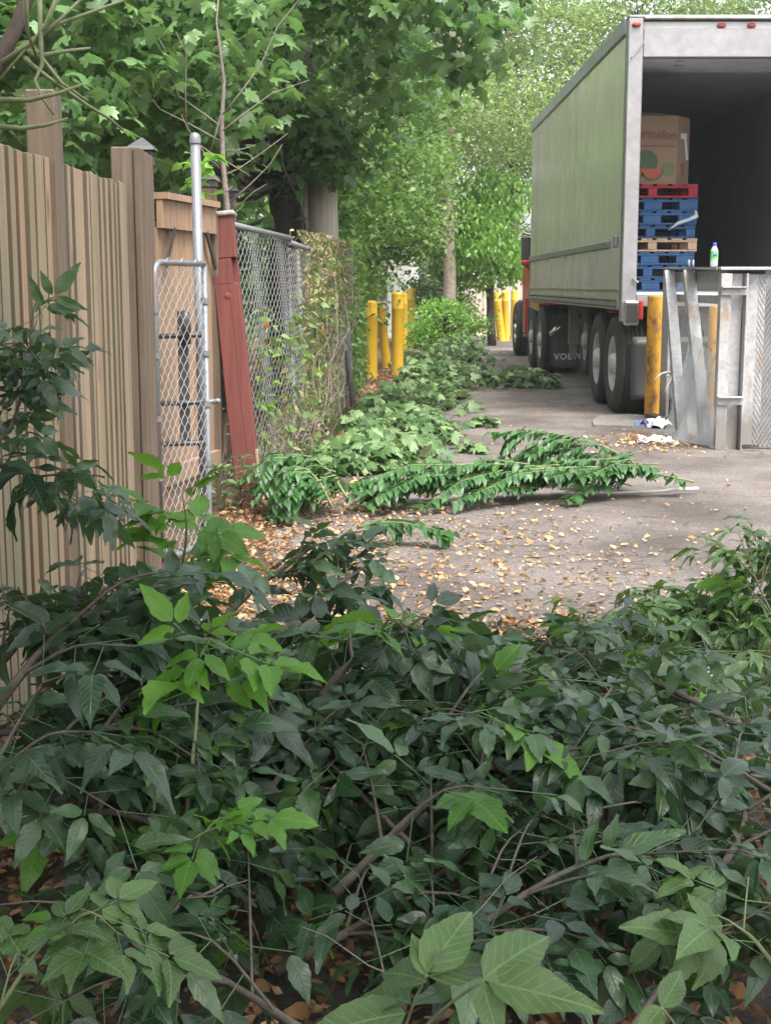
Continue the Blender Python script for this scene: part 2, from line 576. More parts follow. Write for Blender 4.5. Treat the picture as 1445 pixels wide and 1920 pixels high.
MT['white_wall'] = simple('white_wall', (0.72, 0.71, 0.68), 0.8, 0, 0.08, 6, 0.1)
MT['rope'] = simple('pale_rope', (0.6, 0.58, 0.53), 0.9, 0, 0.2, 80, 0.2)
MT['boxelder'] = leaf_mat('boxelder_leaf', (0.008, 0.024, 0.011), (0.018, 0.05, 0.02), (0.05, 0.105, 0.032), (0.1, 0.15, 0.085), 0.33, 0.2, (0.1, 0.26, 0.015), spec=0.6)
MT['young'] = leaf_mat('young_leaf', (0.04, 0.12, 0.01), (0.06, 0.17, 0.015), (0.1, 0.24, 0.02), (0.14, 0.25, 0.06), 0.42, 0.42, (0.2, 0.45, 0.02))
MT['pale_leaf'] = leaf_mat('pale_underside_leaf', (0.035, 0.078, 0.02), (0.05, 0.1, 0.025), (0.07, 0.13, 0.036), (0.12, 0.19, 0.07), 0.5, 0.2, (0.12, 0.24, 0.02), vein=.6)
MT['narrow'] = leaf_mat('narrow_leaf', (0.02, 0.06, 0.012), (0.04, 0.1, 0.02), (0.08, 0.16, 0.03), (0.12, 0.19, 0.07), 0.38, 0.22, (0.15, 0.3, 0.03))
MT['locust'] = leaf_mat('spray_leaf', (0.02, 0.07, 0.018), (0.03, 0.1, 0.022), (0.05, 0.14, 0.03), (0.16, 0.25, 0.13), 0.36, 0.2, (0.12, 0.3, 0.03), attr=True)
MT['locust_obj'] = leaf_mat('spray_leaf_single', (0.02, 0.07, 0.018), (0.03, 0.1, 0.022), (0.05, 0.14, 0.03), (0.16, 0.25, 0.13), 0.36, 0.2, (0.12, 0.3, 0.03))
MT['maple'] = leaf_mat('maple_leaf', (0.04, 0.1, 0.03), (0.075, 0.16, 0.045), (0.15, 0.26, 0.08), (0.14, 0.22, 0.11), 0.4, 0.42, (0.16, 0.34, 0.03), attr=True, veins=False)
MT['maple_obj'] = leaf_mat('maple_leaf_single', (0.045, 0.115, 0.035), (0.085, 0.18, 0.06), (0.16, 0.27, 0.1), (0.14, 0.22, 0.11), 0.38, 0.36, (0.16, 0.34, 0.03), veins=False)
MT['maple_cut'] = leaf_mat('wilting_maple_leaf', (0.03, 0.085, 0.02), (0.085, 0.16, 0.05), (0.2, 0.29, 0.12), (0.26, 0.33, 0.18), 0.5, 0.25, (0.22, 0.34, 0.08), veins=False)
MT['maple_cut_attr'] = leaf_mat('wilting_maple_foliage', (0.025, 0.075, 0.018), (0.075, 0.145, 0.045), (0.18, 0.27, 0.1), (0.24, 0.32, 0.16), 0.5, 0.25, (0.2, 0.33, 0.07), attr=True, veins=False)
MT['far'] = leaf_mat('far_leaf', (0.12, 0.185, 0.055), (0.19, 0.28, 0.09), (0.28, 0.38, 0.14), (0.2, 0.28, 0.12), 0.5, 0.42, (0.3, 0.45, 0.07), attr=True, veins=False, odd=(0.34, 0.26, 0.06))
MT['mid'] = leaf_mat('mid_leaf', (0.055, 0.125, 0.025), (0.1, 0.195, 0.04), (0.16, 0.28, 0.065), (0.14, 0.24, 0.08), 0.45, 0.38, (0.22, 0.42, 0.04), attr=True, veins=False)
MT['vine'] = leaf_mat('vine_leaf', (0.08, 0.2, 0.02), (0.12, 0.28, 0.035), (0.2, 0.38, 0.06), (0.2, 0.34, 0.1), 0.45, 0.4, (0.3, 0.55, 0.05), attr=True, veins=False)
MT['fence_vine'] = leaf_mat('fence_vine_leaf', (0.06, 0.13, 0.02), (0.1, 0.2, 0.035), (0.18, 0.28, 0.06), (0.17, 0.22, 0.1), 0.55, 0.3, (0.22, 0.3, 0.04), attr=True, veins=False, odd=(0.2, 0.07, 0.03))
MT['dry_vine'] = leaf_mat('dry_vine_leaf', (0.08, 0.075, 0.025), (0.19, 0.17, 0.065), (0.36, 0.32, 0.16), (0.36, 0.3, 0.16), 0.7, 0.25, (0.4, 0.3, 0.1), attr=True, veins=False)
MT['litter'] = leaf_mat('dead_leaf_litter', (0.1, 0.045, 0.02), (0.3, 0.15, 0.065), (0.62, 0.45, 0.27), (0.4, 0.28, 0.17), 0.75, 0.12, (0.4, 0.25, 0.08), attr=True, veins=False)
MT['fallen'] = leaf_mat('fallen_leaf', (0.28, 0.15, 0.07), (0.5, 0.3, 0.11), (0.6, 0.42, 0.12), (0.55, 0.4, 0.18), 0.6, 0.15, (0.6, 0.4, 0.08), veins=True)
MT['weed'] = leaf_mat('weed_leaf', (0.06, 0.12, 0.04), (0.12, 0.2, 0.08), (0.2, 0.28, 0.13), (0.2, 0.27, 0.14), 0.5, 0.3, (0.2, 0.35, 0.06), attr=True, veins=False)


# ------------------------------------------------------------------ leaf shapes (x across, y forward, z up)
def leaflet(L=1.0, Wd=0.24, teeth=0.0, fold=0.25, curl=-0.25, n=8, seed=0, twist=0.0):
    r = random.Random(seed)
    V, U, F = [], [], []
    for i in range(n + 1):
        t = i / n
        w = Wd * (math.sin(math.pi * t ** 0.72) ** 0.85) * (1 - 0.25 * t)
        if i in (0, n):
            w = 0.002
        wl = w * (1 + teeth * (1 if i % 2 else -0.6) * r.uniform(0.5, 1.2))
        wr = w * (1 + teeth * (1 if (i + 1) % 2 else -0.6) * r.uniform(0.5, 1.2))
        z = curl * t * t * L
        ripple = 0.03 * math.sin(t * 11 + seed)
        for x, uu in ((-wl, 0.5 - 0.5 * w / Wd), (0, 0.5), (wr, 0.5 + 0.5 * w / Wd)):
            ang = twist * t
            zz = fold * abs(x) + (ripple * L if x < 0 else -ripple * L) * (1 if x else 0)
            V.append((x * math.cos(ang) - zz * math.sin(ang), t * L * (1 - 0.1 * abs(curl) * t), z + zz * math.cos(ang) + x * math.sin(ang)))
            U.append((uu, t))
    for i in range(n):
        a_ = i * 3
        F += [(a_, a_ + 1, a_ + 4, a_ + 3), (a_ + 1, a_ + 2, a_ + 5, a_ + 4)]
    return np.array(V), np.array(F), np.array(U)


def xform(V, M):
    M = np.array(M)
    return V @ M[:3, :3].T + M[:3, 3]


def compound(seed, n_pairs=1, size=0.11, teeth=0.1, wd=0.3, droop=0.45, pet=0.07, n=8, spread=1.1):
    """pinnate leaf: petiole, side pairs, end leaflet"""
    r = random.Random(seed)
    Vs, Fs, Us, off = [], [], [], 0
    rach = pet + 0.04 * (n_pairs - 1) * size / 0.11
    parts = []
    for k in range(n_pairs):
        yb = pet + k * 0.045 * size / 0.11
        for s in (-1, 1):
            parts.append((yb, s * r.uniform(spread - .2, spread + .2), size * r.uniform(0.72, 0.95)))
    parts.append((rach + 0.008, r.uniform(-0.15, 0.15), size * r.uniform(0.95, 1.15)))
    for i, (yb, ang, L) in enumerate(parts):
        V, F, U = leaflet(L, L * wd * r.uniform(0.85, 1.15), teeth, r.uniform(0.05, 0.45), -r.uniform(0.05, droop), n, seed * 7 + i, r.uniform(-0.5, 0.5))
        M = Matrix.Translation((0, yb, -0.05 * yb)) @ Matrix.Rotation(-ang, 4, 'Z') @ Matrix.Rotation(r.uniform(-droop, 0.15), 4, 'X') @ Matrix.Rotation(r.uniform(-.35, .35), 4, 'Y') @ Matrix.Translation((0, 0.008, 0))
        Vs.append(xform(V, M)); Fs.append(F + off); Us.append(U); off += len(V)
    # petiole as a thin four-sided rod
    pr = 0.0011 * (size / 0.11) ** 0.5
    P, Fp = [], []
    for y in (0.0, rach + 0.01):
        for k in range(4):
            P.append((pr * math.cos(k * math.pi / 2), y, pr * math.sin(k * math.pi / 2) - 0.05 * y))
    for k in range(4):
        Fp.append((k, (k + 1) % 4, 4 + (k + 1) % 4, 4 + k))
    Vs.append(np.array(P)); Fs.append(np.array(Fp) + off); Us.append(np.tile([[0.5, 0.5]], (8, 1)))
    return np.concatenate(Vs), np.concatenate(Fs), np.concatenate(Us)


MAPLE_OUT = [(0, 0), (0.16, -0.05), (0.3, -0.1), (0.33, 0.02), (0.52, 0.06), (0.4, 0.2), (0.6, 0.36), (0.58, 0.44), (0.4, 0.42), (0.24, 0.4), (0.3, 0.6), (0.2, 0.66), (0.13, 0.8), (0, 1.0)]


def maple_leaf(seed, size=0.13, bend=0.5):
    r = random.Random(seed)
    out = [(x * r.uniform(.9, 1.1), y * r.uniform(.95, 1.05)) for x, y in MAPLE_OUT]
    pts = out + [(-x * r.uniform(.93, 1.07), y) for x, y in reversed(out[1:-1])]
    V = [(0, 0.28, 0.03)]
    for x, y in pts:
        V.append((x, y, -bend * (x * x) * 0.7 - bend * 0.35 * max(0, y - .3) ** 2 + 0.04 * math.sin(9 * x + 7 * y + seed)))
    m = len(pts)
    F = [(0, 1 + i, 1 + (i + 1) % m) for i in range(m)]
    V = np.array(V) * size
    U = np.array([(0.5 + x * .4, y) for x, y, z in [(0, .28, 0)] + [(p[0], p[1], 0) for p in pts]])
    # stalk
    s = np.array([(-0.004, -0.55, 0.06), (0.012, -0.55, 0.06), (0.0, 0.02, 0.0)]) * size
    F.append((m + 1, m + 2, m + 3))
    return np.concatenate([V, s]), np.array(F), np.concatenate([U, [[.5, .5]] * 3])


def small_leaf(wd=0.3, fold=0.2, curl=-0.2):
    V = np.array([(0, 0, 0), (-wd * .8, .3, fold * wd), (0, .38, 0), (wd * .8, .3, fold * wd), (-wd * .7, .62, fold * wd + curl * .4), (wd * .7, .62, fold * wd + curl * .4), (0, 1, curl), (0, .68, curl * .4)])
    F = np.array([(0, 2, 1, 1), (0, 3, 2, 2), (1, 2, 7, 4), (2, 3, 5, 7), (4, 7, 6, 6), (7, 5, 6, 6)])
    T = []
    for f in F:
        T.append((f[0], f[1], f[2]))
        if f[3] != f[2]:
            T.append((f[0], f[2], f[3]))
    return V, np.array(T), np.array([(0.5, y) for x, y, z in V])


def frames(fwd, nrm):
    y = fwd / np.linalg.norm(fwd, axis=1, keepdims=True)
    z = nrm - (nrm * y).sum(1, keepdims=True) * y
    z /= np.linalg.norm(z, axis=1, keepdims=True) + 1e-9
    x = np.cross(y, z)
    return np.stack([x, y, z], axis=2)          # columns


def cloud_mesh(name, temps, pos, fwd, nrm, scale, tint=None):
    """one mesh holding many leaves; temps: list of templates used in turn"""
    N = len(pos)
    Rm = frames(fwd, nrm)
    if tint is None:
        tint = rng.random(N)
    Vs, Fs, Us, Ts, off = [], [], [], [], 0
    for k, (V, F, U) in enumerate(temps):
        idx = np.arange(k, N, len(temps))
        if len(idx) == 0:
            continue
        P = np.einsum('nij,vj->nvi', Rm[idx], V) * scale[idx][:, None, None] + pos[idx][:, None, :]
        nv = len(V)
        Vs.append(P.reshape(-1, 3))
        Fs.append((F[None] + (np.arange(len(idx)) * nv)[:, None, None] + off).reshape(-1, F.shape[1]))
        Us.append(np.tile(U, (len(idx), 1)))
        Ts.append(np.repeat(tint[idx], nv))
        off += nv * len(idx)
    return np_mesh(name, np.concatenate(Vs), np.concatenate(Fs), np.concatenate(Us), np.concatenate(Ts))


def rand_dirs(n, zlo=-0.7, zhi=0.2):
    a_ = rng.uniform(0, 2 * np.pi, n)
    z = rng.uniform(zlo, zhi, n)
    r = np.sqrt(np.maximum(0.05, 1 - z * z))
    return np.stack([r * np.cos(a_), r * np.sin(a_), z], 1)


def rand_up(n, tilt=0.6):
    v = rng.normal(0, tilt, (n, 3))
    v[:, 2] = 1
    return v


def ellipsoid_pts(c, r, n, shell=0.5):
    d = rng.normal(0, 1, (n, 3))
    d /= np.linalg.norm(d, axis=1, keepdims=True)
    q = rng.random(n) ** (1 / 3)
    q = shell * (0.75 + 0.25 * q) + (1 - shell) * q
    return np.array(c) + d * np.array(r) * q[:, None]


def leaf_clumps(blobs, per, rc, zlo=-0.7, zhi=0.1, tilt=0.55, flat=0.55):
    """blobs: (centre, radii, clumps). leaves gathered in clumps with a shared tilt and tint"""
    P, Fw, N, T, C = [], [], [], [], []
    for c, r, k in blobs:
        for q in ellipsoid_pts(c, r, k):
            m = max(3, int(per * rng.uniform(0.5, 1.5)))
            s = rc * rng.uniform(0.6, 1.4)
            P.append(q + rng.normal(0, 1, (m, 3)) * np.array([s, s, s * flat]))
            Fw.append(rand_dirs(m, zlo, zhi))
            N.append(rand_up(m, tilt) + rng.normal(0, .25, 3) * np.array([1, 1, 0]))
            T.append(np.clip(rng.normal(rng.uniform(0.25, 0.75), 0.16, m), 0, 0.92) + (rng.random(m) < 0.012) * 1.0)
            C.append(q)
    return np.concatenate(P), np.concatenate(Fw), np.concatenate(N), np.clip(np.concatenate(T), 0, 1), np.array(C)


def wobble(p, q, n=6, amp=0.05, sag=0.0):
    p, q = Vector(p), Vector(q)
    L = (q - p).length
    o = []
    for i in range(n + 1):
        t = i / n
        w = math.sin(math.pi * t)
        o.append(p.lerp(q, t) + Vector((random.uniform(-1, 1), random.uniform(-1, 1), random.uniform(-1, 1))) * amp * L * (0 if i in (0, n) else 1) * .4 + Vector((0, 0, -sag * w)))
    return o


def limbs(mb, start_pts, targets, r0=0.03, r1=0.004, n=5):
    sp = [Vector(s) for s in start_pts]
    for t in targets:
        t = Vector(t)
        s = min(sp, key=lambda s_: (s_ - t).length + (0.6 if s_.z > t.z else 0))
        w = wobble(s, t, 5, 0.12, -0.05)
        mb.tube(w, [r0 + (r1 - r0) * (i / 5) ** 0.7 for i in range(6)], n, False)


# ------------------------------------------------------------------ ground
g = MB(); g._add([(-60, -25, 0), (60, -25, 0), (60, 120, 0), (-60, 120, 0)], [(0, 1, 2, 3)])
tag(g.build('ground', MT['soil']), kind='structure')
# lane: asphalt sheet with a ragged left edge by the fence
lane = MB()
left = [(-0.75, -20), (-0.8, 2.0), (-0.72, 4.5), (-0.55, 6.2), (-0.62, 7.6), (-0.45, 9), (-0.3, 11), (-0.1, 14), (0.1, 17), (0.35, 21), (0.6, 26), (0.6, 33)]
vs = []
for x, y in left:
    vs += [(x, y, 0.006), (14, y, 0.006)]
vs += [(-6, 36, 0.006), (14, 36, 0.006), (-6, 60, 0.006), (14, 60, 0.006)]
lane._add(vs, [(2 * i, 2 * i + 1, 2 * i + 3, 2 * i + 2) for i in range(len(vs) // 2 - 1)])
tag(lane.build('asphalt_lane', MT['asphalt']), kind='structure')


# ------------------------------------------------------------------ wooden fence on the left
def fence_x(y):
    return -1.155 + 0.027 * (y - 4.27)


wf = thing('wooden_fence', (-1.15, 4.0, 0), 'tall wooden board fence with two square posts beside the chain link gate', 'fence')
y = 2.6
first = True
while y < 6.05:
    if 4.80 < y < 4.98:
        y = 5.0
    w = random.choice([0.07, 0.085, 0.09, 0.1])
    zt = 1.77 + random.uniform(-0.005, 0.006)
    x = fence_x(y) + random.uniform(-0.005, 0.004)
    ro = Matrix.Rotation(random.uniform(-0.04, 0.09), 3, 'Z') @ Matrix.Rotation(random.uniform(-0.004, 0.004), 3, 'X')
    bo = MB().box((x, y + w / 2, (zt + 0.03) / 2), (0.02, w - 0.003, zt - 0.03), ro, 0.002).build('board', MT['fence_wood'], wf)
    bo.data.materials.append(MT['edge_wood'])          # side faces darkened to paint in the shade between boards
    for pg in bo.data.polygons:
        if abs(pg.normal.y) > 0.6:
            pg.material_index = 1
    gap = random.choice([0.005, 0.008, 0.011, 0.018])
    MB().box((x - 0.055, y + w + gap / 2, zt / 2), (0.018, 0.085, zt - 0.04)).build('back_board', MT['fence_wood'], wf)
    y += w + gap
for (px_, py_, zt, wx, wy) in ((-1.16, 4.87, 2.0, 0.1, 0.11), (-1.135, 6.2, 1.94, 0.1, 0.1)):
    MB().box((px_, py_, zt / 2), (wx, wy, zt), None, 0.006).build('post', MT['post_wood'], wf)
for k, yy in enumerate((6.19, 6.31, 6.425)):
    MB().box((-1.07, yy, 0.97 - 0.004 * k), (0.03, 0.108, 1.93), Matrix.Rotation(random.uniform(-.04, .04), 3, 'Z'), 0.004).build('board', MT['post_wood'], wf)
for z in (0.35, 0.95, 1.55):
    for (y0, y1) in ((2.6, 4.82), (4.92, 6.15)):
        MB().beam((fence_x(y0) - 0.09, y0, z), (fence_x(y1) - 0.09, y1, z), 0.038, 0.085).build('rail', MT['post_wood'], wf)

# cedar panel fence behind the gate, receding
cf = thing('cedar_fence', (-1.2, 8.1, 0), 'newer orange cedar fence panel with capped top rail behind the gate', 'fence')
p0, p1 = Vector((-1.24, 7.6, 0)), Vector((-1.06, 8.5, 0))
dv = (p1 - p0)
for k in range(8):
    a_, b_ = p0 + dv * (k / 8), p0 + dv * ((k + .97) / 8)
    m = (a_ + b_) / 2
    MB().beam(Vector((a_.x, a_.y, 0.86)), Vector((b_.x, b_.y, 0.86)), 0.018, 1.6, (0, 0, 1)).build('board', MT['cedar'], cf)
up = Vector((0, 0, 1))
MB().beam(p0 + up * 1.73 + Vector((.03, 0, 0)), p1 + up * 1.73 + Vector((.03, 0, 0)), 0.035, 0.15).build('top_rail', MT['cedar'], cf)
MB().beam(p0 + up * 1.825, p1 + up * 1.825, 0.15, 0.035).build('cap_rail', MT['cedar'], cf)
MB().beam(p0 + up * 0.3 + Vector((.03, 0, 0)), p1 + up * 0.3 + Vector((.03, 0, 0)), 0.035, 0.1).build('bottom_rail', MT['cedar'], cf)
for (q, zt, mt) in ((p0 + Vector((-0.04, -0.08, 0)), 1.98, 'cedar'), (p1 + Vector((0.005, 0.06, 0)), 1.76, 'post_wood')):
    po = MB().box((q.x, q.y, zt / 2), (0.095, 0.095, zt), None, 0.005).build('post', MT[mt], cf)
    if zt > 1.9:
        c = MB().box((q.x, q.y, zt + 0.02), (0.115, 0.115, 0.05), None, 0.006)
        c.box((q.x, q.y, zt + 0.055), (0.1, 0.1, 0.03), None, 0.006)
        c.lathe([(0.105, 0), (0.09, 0.02), (0.0, 0.07)], 4, Matrix.Translation((q.x, q.y, zt + 0.07)) @ Matrix.Rotation(math.pi / 4, 4, 'Z'), False)
        c.build('post_cap', MT['black_cap'], cf)
# braces in the corners under the top rail
for s, q in ((1, p0), (-1, p1)):
    b = MB()
    b.beam(q + up * 1.45 + dv * 0.03 * s + Vector((.045, 0, 0)), q + up * 1.66 + dv * 0.2 * s + Vector((.045, 0, 0)), 0.012, 0.03)
    b.build('brace', MT['black_metal'], cf)
# posts of the yard fence further back, black caps showing
for i, (u, v, D) in enumerate(((392, 352, 9.6), (430, 372, 10.8))):
    q = W(u, v, D)
    t = thing('capped_post', (q.x, q.y, 0), ['wooden fence post with black pyramid cap standing behind the tall steel pole', 'wooden fence post with black pyramid cap standing behind the bare sapling'][i], 'post', 'black capped posts of the yard fence')
    MB().box((q.x, q.y, q.z / 2), (0.095, 0.095, q.z), None, 0.004).build('shaft', MT['post_wood'], t)
    c = MB().box((q.x, q.y, q.z + 0.025), (0.115, 0.115, 0.05), None, 0.006)
    c.lathe([(0.105, 0), (0.09, 0.02), (0.0, 0.07)], 4, Matrix.Translation((q.x, q.y, q.z + 0.05)) @ Matrix.Rotation(math.pi / 4, 4, 'Z'), False)
    c.build('cap', MT['black_cap'], t)


# ------------------------------------------------------------------ chain link
def chain_link(p, q, z0, z1, cell=0.055, r=0.0016, jitter=0.0, topq=None):
    """woven zig-zag wires between p and q"""
    p, q = Vector(p), Vector(q)
    d = q - p
    L = d.length
    d.normalize()
    nrm = Vector((d.y, -d.x, 0))
    n = max(2, int(L / cell))
    m = int((z1 - z0) / cell)
    mb = MB()
    for i in range(n):
        pts = []
        bow = jitter * random.uniform(-1, 1)
        for j in range(m + 1):
            z = z0 + (z1 - z0) * j / m
            side = 1 if (j + i) % 2 else -1
            b = jitter * math.sin(3.1 * z + i * 0.35) * 1.6
            pts.append(p + d * ((i + 0.5) * L / n + side * cell * 0.5 * (0.98)) + nrm * (side * r * 1.4 + b) + Vector((0, 0, z)))
        mb.tube(pts, r, 3, False, False)
    return mb


gt = thing('chain_link_gate', (-1.06, 6.42, 0), 'narrow galvanised chain link gate with rounded pipe frame standing open', 'gate')
A0, A1 = Vector((-1.055, 6.42, 0)), Vector((-0.90, 7.0, 0))
zt, zb = 1.455, 0.06
rc = 0.07
dv = (A1 - A0).normalized()
fr = []
def arc(c, a0, a1, n=5):
    return [c + (dv * math.cos(a0 + (a1 - a0) * k / n) + up * math.sin(a0 + (a1 - a0) * k / n)) * rc for k in range(n + 1)]
fr = [A0 + up * (zb + rc)] + [A0 + up * (zt - rc)] + arc(A0 + dv * rc + up * (zt - rc), math.pi, math.pi / 2)[1:] + [A1 + up * zt]
MB().tube(fr, 0.0145, 10).build('frame_pipe', MT['galv'], gt)
fr2 = [A1 + up * zt, A1 + up * (zb + rc)] + arc(A1 - dv * rc + up * (zb + rc), 0, -math.pi / 2)[1:] + arc(A0 + dv * rc + up * (zb + rc), -math.pi / 2, -math.pi)
MB().tube(fr2, 0.0145, 10).build('frame_pipe', MT['galv'], gt)
chain_link(A0 + dv * .02, A1 - dv * .01, 0.07, 1.44, 0.037, 0.0019, 0.003).build('chain_link_mesh', MT['wire'], gt)
for z in (0.42, 0.75, 1.05, 1.24):
    for q in (A0, A1):
        MB().lathe([(0.021, -0.014), (0.021, 0.014)], 12, Matrix.Translation(q + up * (z + random.uniform(-.05, .05)))).build('tie_band', MT['galv'], gt)
MB().tube([A1 + up * 0.77, A1 + dv * 0.04 + Vector((0.035, 0, 0.77))], 0.012, 8).build('hinge_pin', MT['galv'], gt)
MB().lathe([(0.0, -0.016), (0.016, -0.008), (0.016, 0.008), (0.0, 0.016)], 10, Matrix.Translation(A1 + dv * 0.045 + Vector((0.037, 0, 0.77)))).build('hinge_knob', MT['galv'], gt)
for k in range(3):
    s = A0 + dv * (0.12 + .17 * k) + up * zt
    MB().tube([s + Vector((0, 0, -.03)), s + Vector((.012, -.02, .012)), s + dv * .05 + Vector((0, 0, .024)), s + dv * .08 + Vector((.01, -.015, -.02))], 0.0022, 4).build('tie_wire', MT['wire'], gt)

# black latch hardware on the cedar gate behind the mesh
lt = thing('gate_latch', (-1.1, 7.45, 0.4), 'black metal gate hinge and latch bar seen through the chain link gate', 'latch')
q = W(345, 700, 7.5)
MB().box((q.x, q.y, 0.86), (0.055, 0.03, 0.72), None, 0.006).build('back_plate', MT['black_metal'], lt)
MB().lathe([(0.0, 0.06), (0.022, 0.045), (0.028, 0.0), (0.026, -0.12), (0.0, -0.12)], 12, Matrix.Translation((q.x + 0.02, q.y - 0.03, 1.16))).build('post_tip', MT['black_metal'], lt)
for z in (1.08, 0.72, 0.5):
    MB().tube([(q.x - 0.14, q.y - 0.03, z), (q.x + 0.14, q.y - 0.03, z + 0.01)], 0.014, 8).build('bar', MT['black_metal'], lt)

# tall steel pole with dome cap
tp = W(366, 262, 7.55)
st = thing('steel_pole', (tp.x, tp.y, 0), 'tall galvanised steel pole with domed cap rising behind the gate', 'pole')
MB().tube([(tp.x + .012, tp.y, 0), (tp.x, tp.y, tp.z)], 0.027, 14).build('shaft', MT['galv'], st)
MB().lathe([(0.031, -0.02), (0.031, 0.008), (0.027, 0.022), (0.016, 0.034), (0, 0.039)], 14, Matrix.Translation(tp)).build('cap', MT['galv'], st)

# red leaning timber
rb, rt = Vector((-0.835, 8.5, -0.03)), Vector((-1.0, 8.6, 1.76))
rp = thing('red_timber_post', (rb.x, rb.y, 0), 'leaning red painted square timber post with notch and split plank cap', 'post')
zx = (rt - rb).normalized()
xx = (Vector((1, 0.0, 0)) - zx * zx.x).normalized()
yx = zx.cross(xx)
m3 = Matrix((xx, yx, zx)).transposed()
Lr = (rt - rb).length
nz0 = Lr - 0.33   # notch
MB().box(rb + zx * (nz0 - .075) / 2, (0.152, 0.135, nz0 - .075), m3, 0.006).build('timber', MT['red_timber'], rp)
MB().box(rb + zx * (nz0 + .075 + Lr) / 2, (0.152, 0.135, Lr - nz0 - .075), m3, 0.006).build('timber', MT['red_timber'], rp)
MB().box(rb + zx * nz0 - xx * 0.0165, (0.119, 0.135, 0.15), m3).build('timber', MT['red_timber'], rp)
MB().box(rb + zx * nz0 + xx * 0.057 + yx * 0.035, (0.03, 0.062, 0.15), m3).build('notch_back', MT['red_timber'], rp)
MB().lathe([(0.0, 0.003), (0.02, 0.002), (0.022, 0)], 14, Matrix.Translation(rb + zx * (nz0 - 0.15) - yx * 0.0675) @ (m3.to_4x4() @ Matrix.Rotation(math.pi / 2, 4, 'X'))).build('bolt_head', MT['red_timber'], rp)
ck = MB()
for k in range(9):
    ck.beam(rb + zx * (.25 + .14 * k) - yx * .068 + xx * (.004 * math.sin(k * 1.3) + .016), rb + zx * (.39 + .14 * k) - yx * .068 + xx * (.004 * math.sin(k * 1.3 + 1.3) + .016), 0.0025, 0.002, tuple(yx))
ck.build('crack', MT['black_metal'], rp)
cap = MB()
cap.box(rt + zx * 0.012 - xx * 0.002, (0.19, 0.17, 0.028), m3, 0.008)
cap.build('cap_plank', MT['grey_wood'], rp)
MB().box(rb + zx * 0.28 + xx * 0.074 - yx * 0.05, (0.022, 0.03, 0.2), m3 @ Matrix.Rotation(0.05, 3, 'Y'), 0.005).build('split_splinter', MT['raw_timber'], rp)

# chain link fence running down the lane
cl = thing('chain_link_fence', (-0.9, 8.8, 0), 'long sagging chain link fence with top rail grown over by vines', 'fence')
C = [Vector((-0.95, 8.72, 0)), Vector((-0.70, 10.3, 0)), Vector((-0.44, 15.3, 0))]
for i, (a_, b_) in enumerate(zip(C, C[1:])):
    chain_link(a_, b_, 0.03, 1.69 if i == 0 else 1.62, 0.042, 0.0022, 0.006).build('chain_link_mesh', MT['wire'], cl)
MB().tube([C[0] + up * 1.72, C[1] + up * 1.69], 0.02, 10).build('top_rail', MT['galv'], cl)
MB().tube([C[1] + up * 1.66, C[2] + up * 1.6], 0.02, 10).build('top_rail', MT['galv'], cl)
MB().tube([C[1].lerp(C[2], .5), C[1].lerp(C[2], .5) + up * 1.66], 0.03, 10).build('post', MT['galv'], cl)
# loose hooked wire ends by the red timber
hk = MB()
for k in range(26):
    z = 0.5 + 1.2 * k / 26
    o = C[0] + up * z
    hk.tube([o, o + Vector((-.03, -.03, .012)), o + Vector((-.035, -.02, .03)), o + Vector((-.01, .0, .04))], 0.0018, 3, False)
tag(hk.build('wire_ends', MT['wire'], cl), kind='stuff')
# leaning pipe at its end, thinner pipes further on
a_, b_ = W(662, 764, 15.4), W(631, 484, 15.5)
o = MB().tube([a_, b_], 0.03, 10).build('leaning_pipe', MT['galv'])
tag(o, 'thick grey steel pipe leaning against the end of the vine covered fence', 'pipe')
a_, b_ = W(683, 716, 20.0), W(672, 446, 20.0)
a_.z = 0
o = MB().tube([a_, b_], 0.035, 10).build('fence_pipe', MT['galv'])
tag(o, 'upright thin grey steel pipe standing just behind the clean yellow bollard', 'pipe')
cl2 = thing('bent_wire_fence', (-0.4, 15.8, 0), 'bent chain link panel standing between the leaning pipe and the bollard', 'fence')
chain_link((-0.42, 15.9, 0), (-0.36, 20.0, 0), 0.05, 1.75, 0.05, 0.0024, 0.02).build('chain_link_mesh', MT['wire'], cl2)
MB().tube([(-0.42, 15.9, 1.76), (-0.36, 20.0, 1.76)], 0.02, 8).build('top_rail', MT['galv'], cl2)


# ------------------------------------------------------------------ bollards
def bollard(u, v, vt, width, label, mat='yellow', lean=0.0, D=None, sleeve=True, group=None):
    dyv = (960 - v) / FPX
    c, s = math.cos(PITCH), math.sin(PITCH)
    D = D or CAM_H / (s - dyv * c) * (c + dyv * s)
    q = W(u, v, D)
    top = W(u, vt, D).z
    t = thing('bollard', (q.x, q.y, 0), label, 'bollard', group)
    r = width / 2
    M4 = Matrix.Translation((q.x, q.y, -0.01)) @ Matrix.Rotation(lean, 4, 'Y')
    MB().lathe([(r, 0), (r, top * .8), (r * 1.02, top * .8 + .004), (r * 1.02, top * .8 + .012), (r, top * .8 + .016), (r, top - 0.04)], 24, M4).build('shaft', MT[mat], t)
    MB().lathe([(r, top - 0.04), (r * .97, top - .022), (r * .8, top - .008), (r * .4, top), (0, top)], 24, M4).build('cap', MT[mat], t)
    if sleeve:
        MB().lathe([(r * 1.03, 0.02), (r * 1.03, 0.06)], 24, M4).build('base_band', MT[mat], t)
    return t


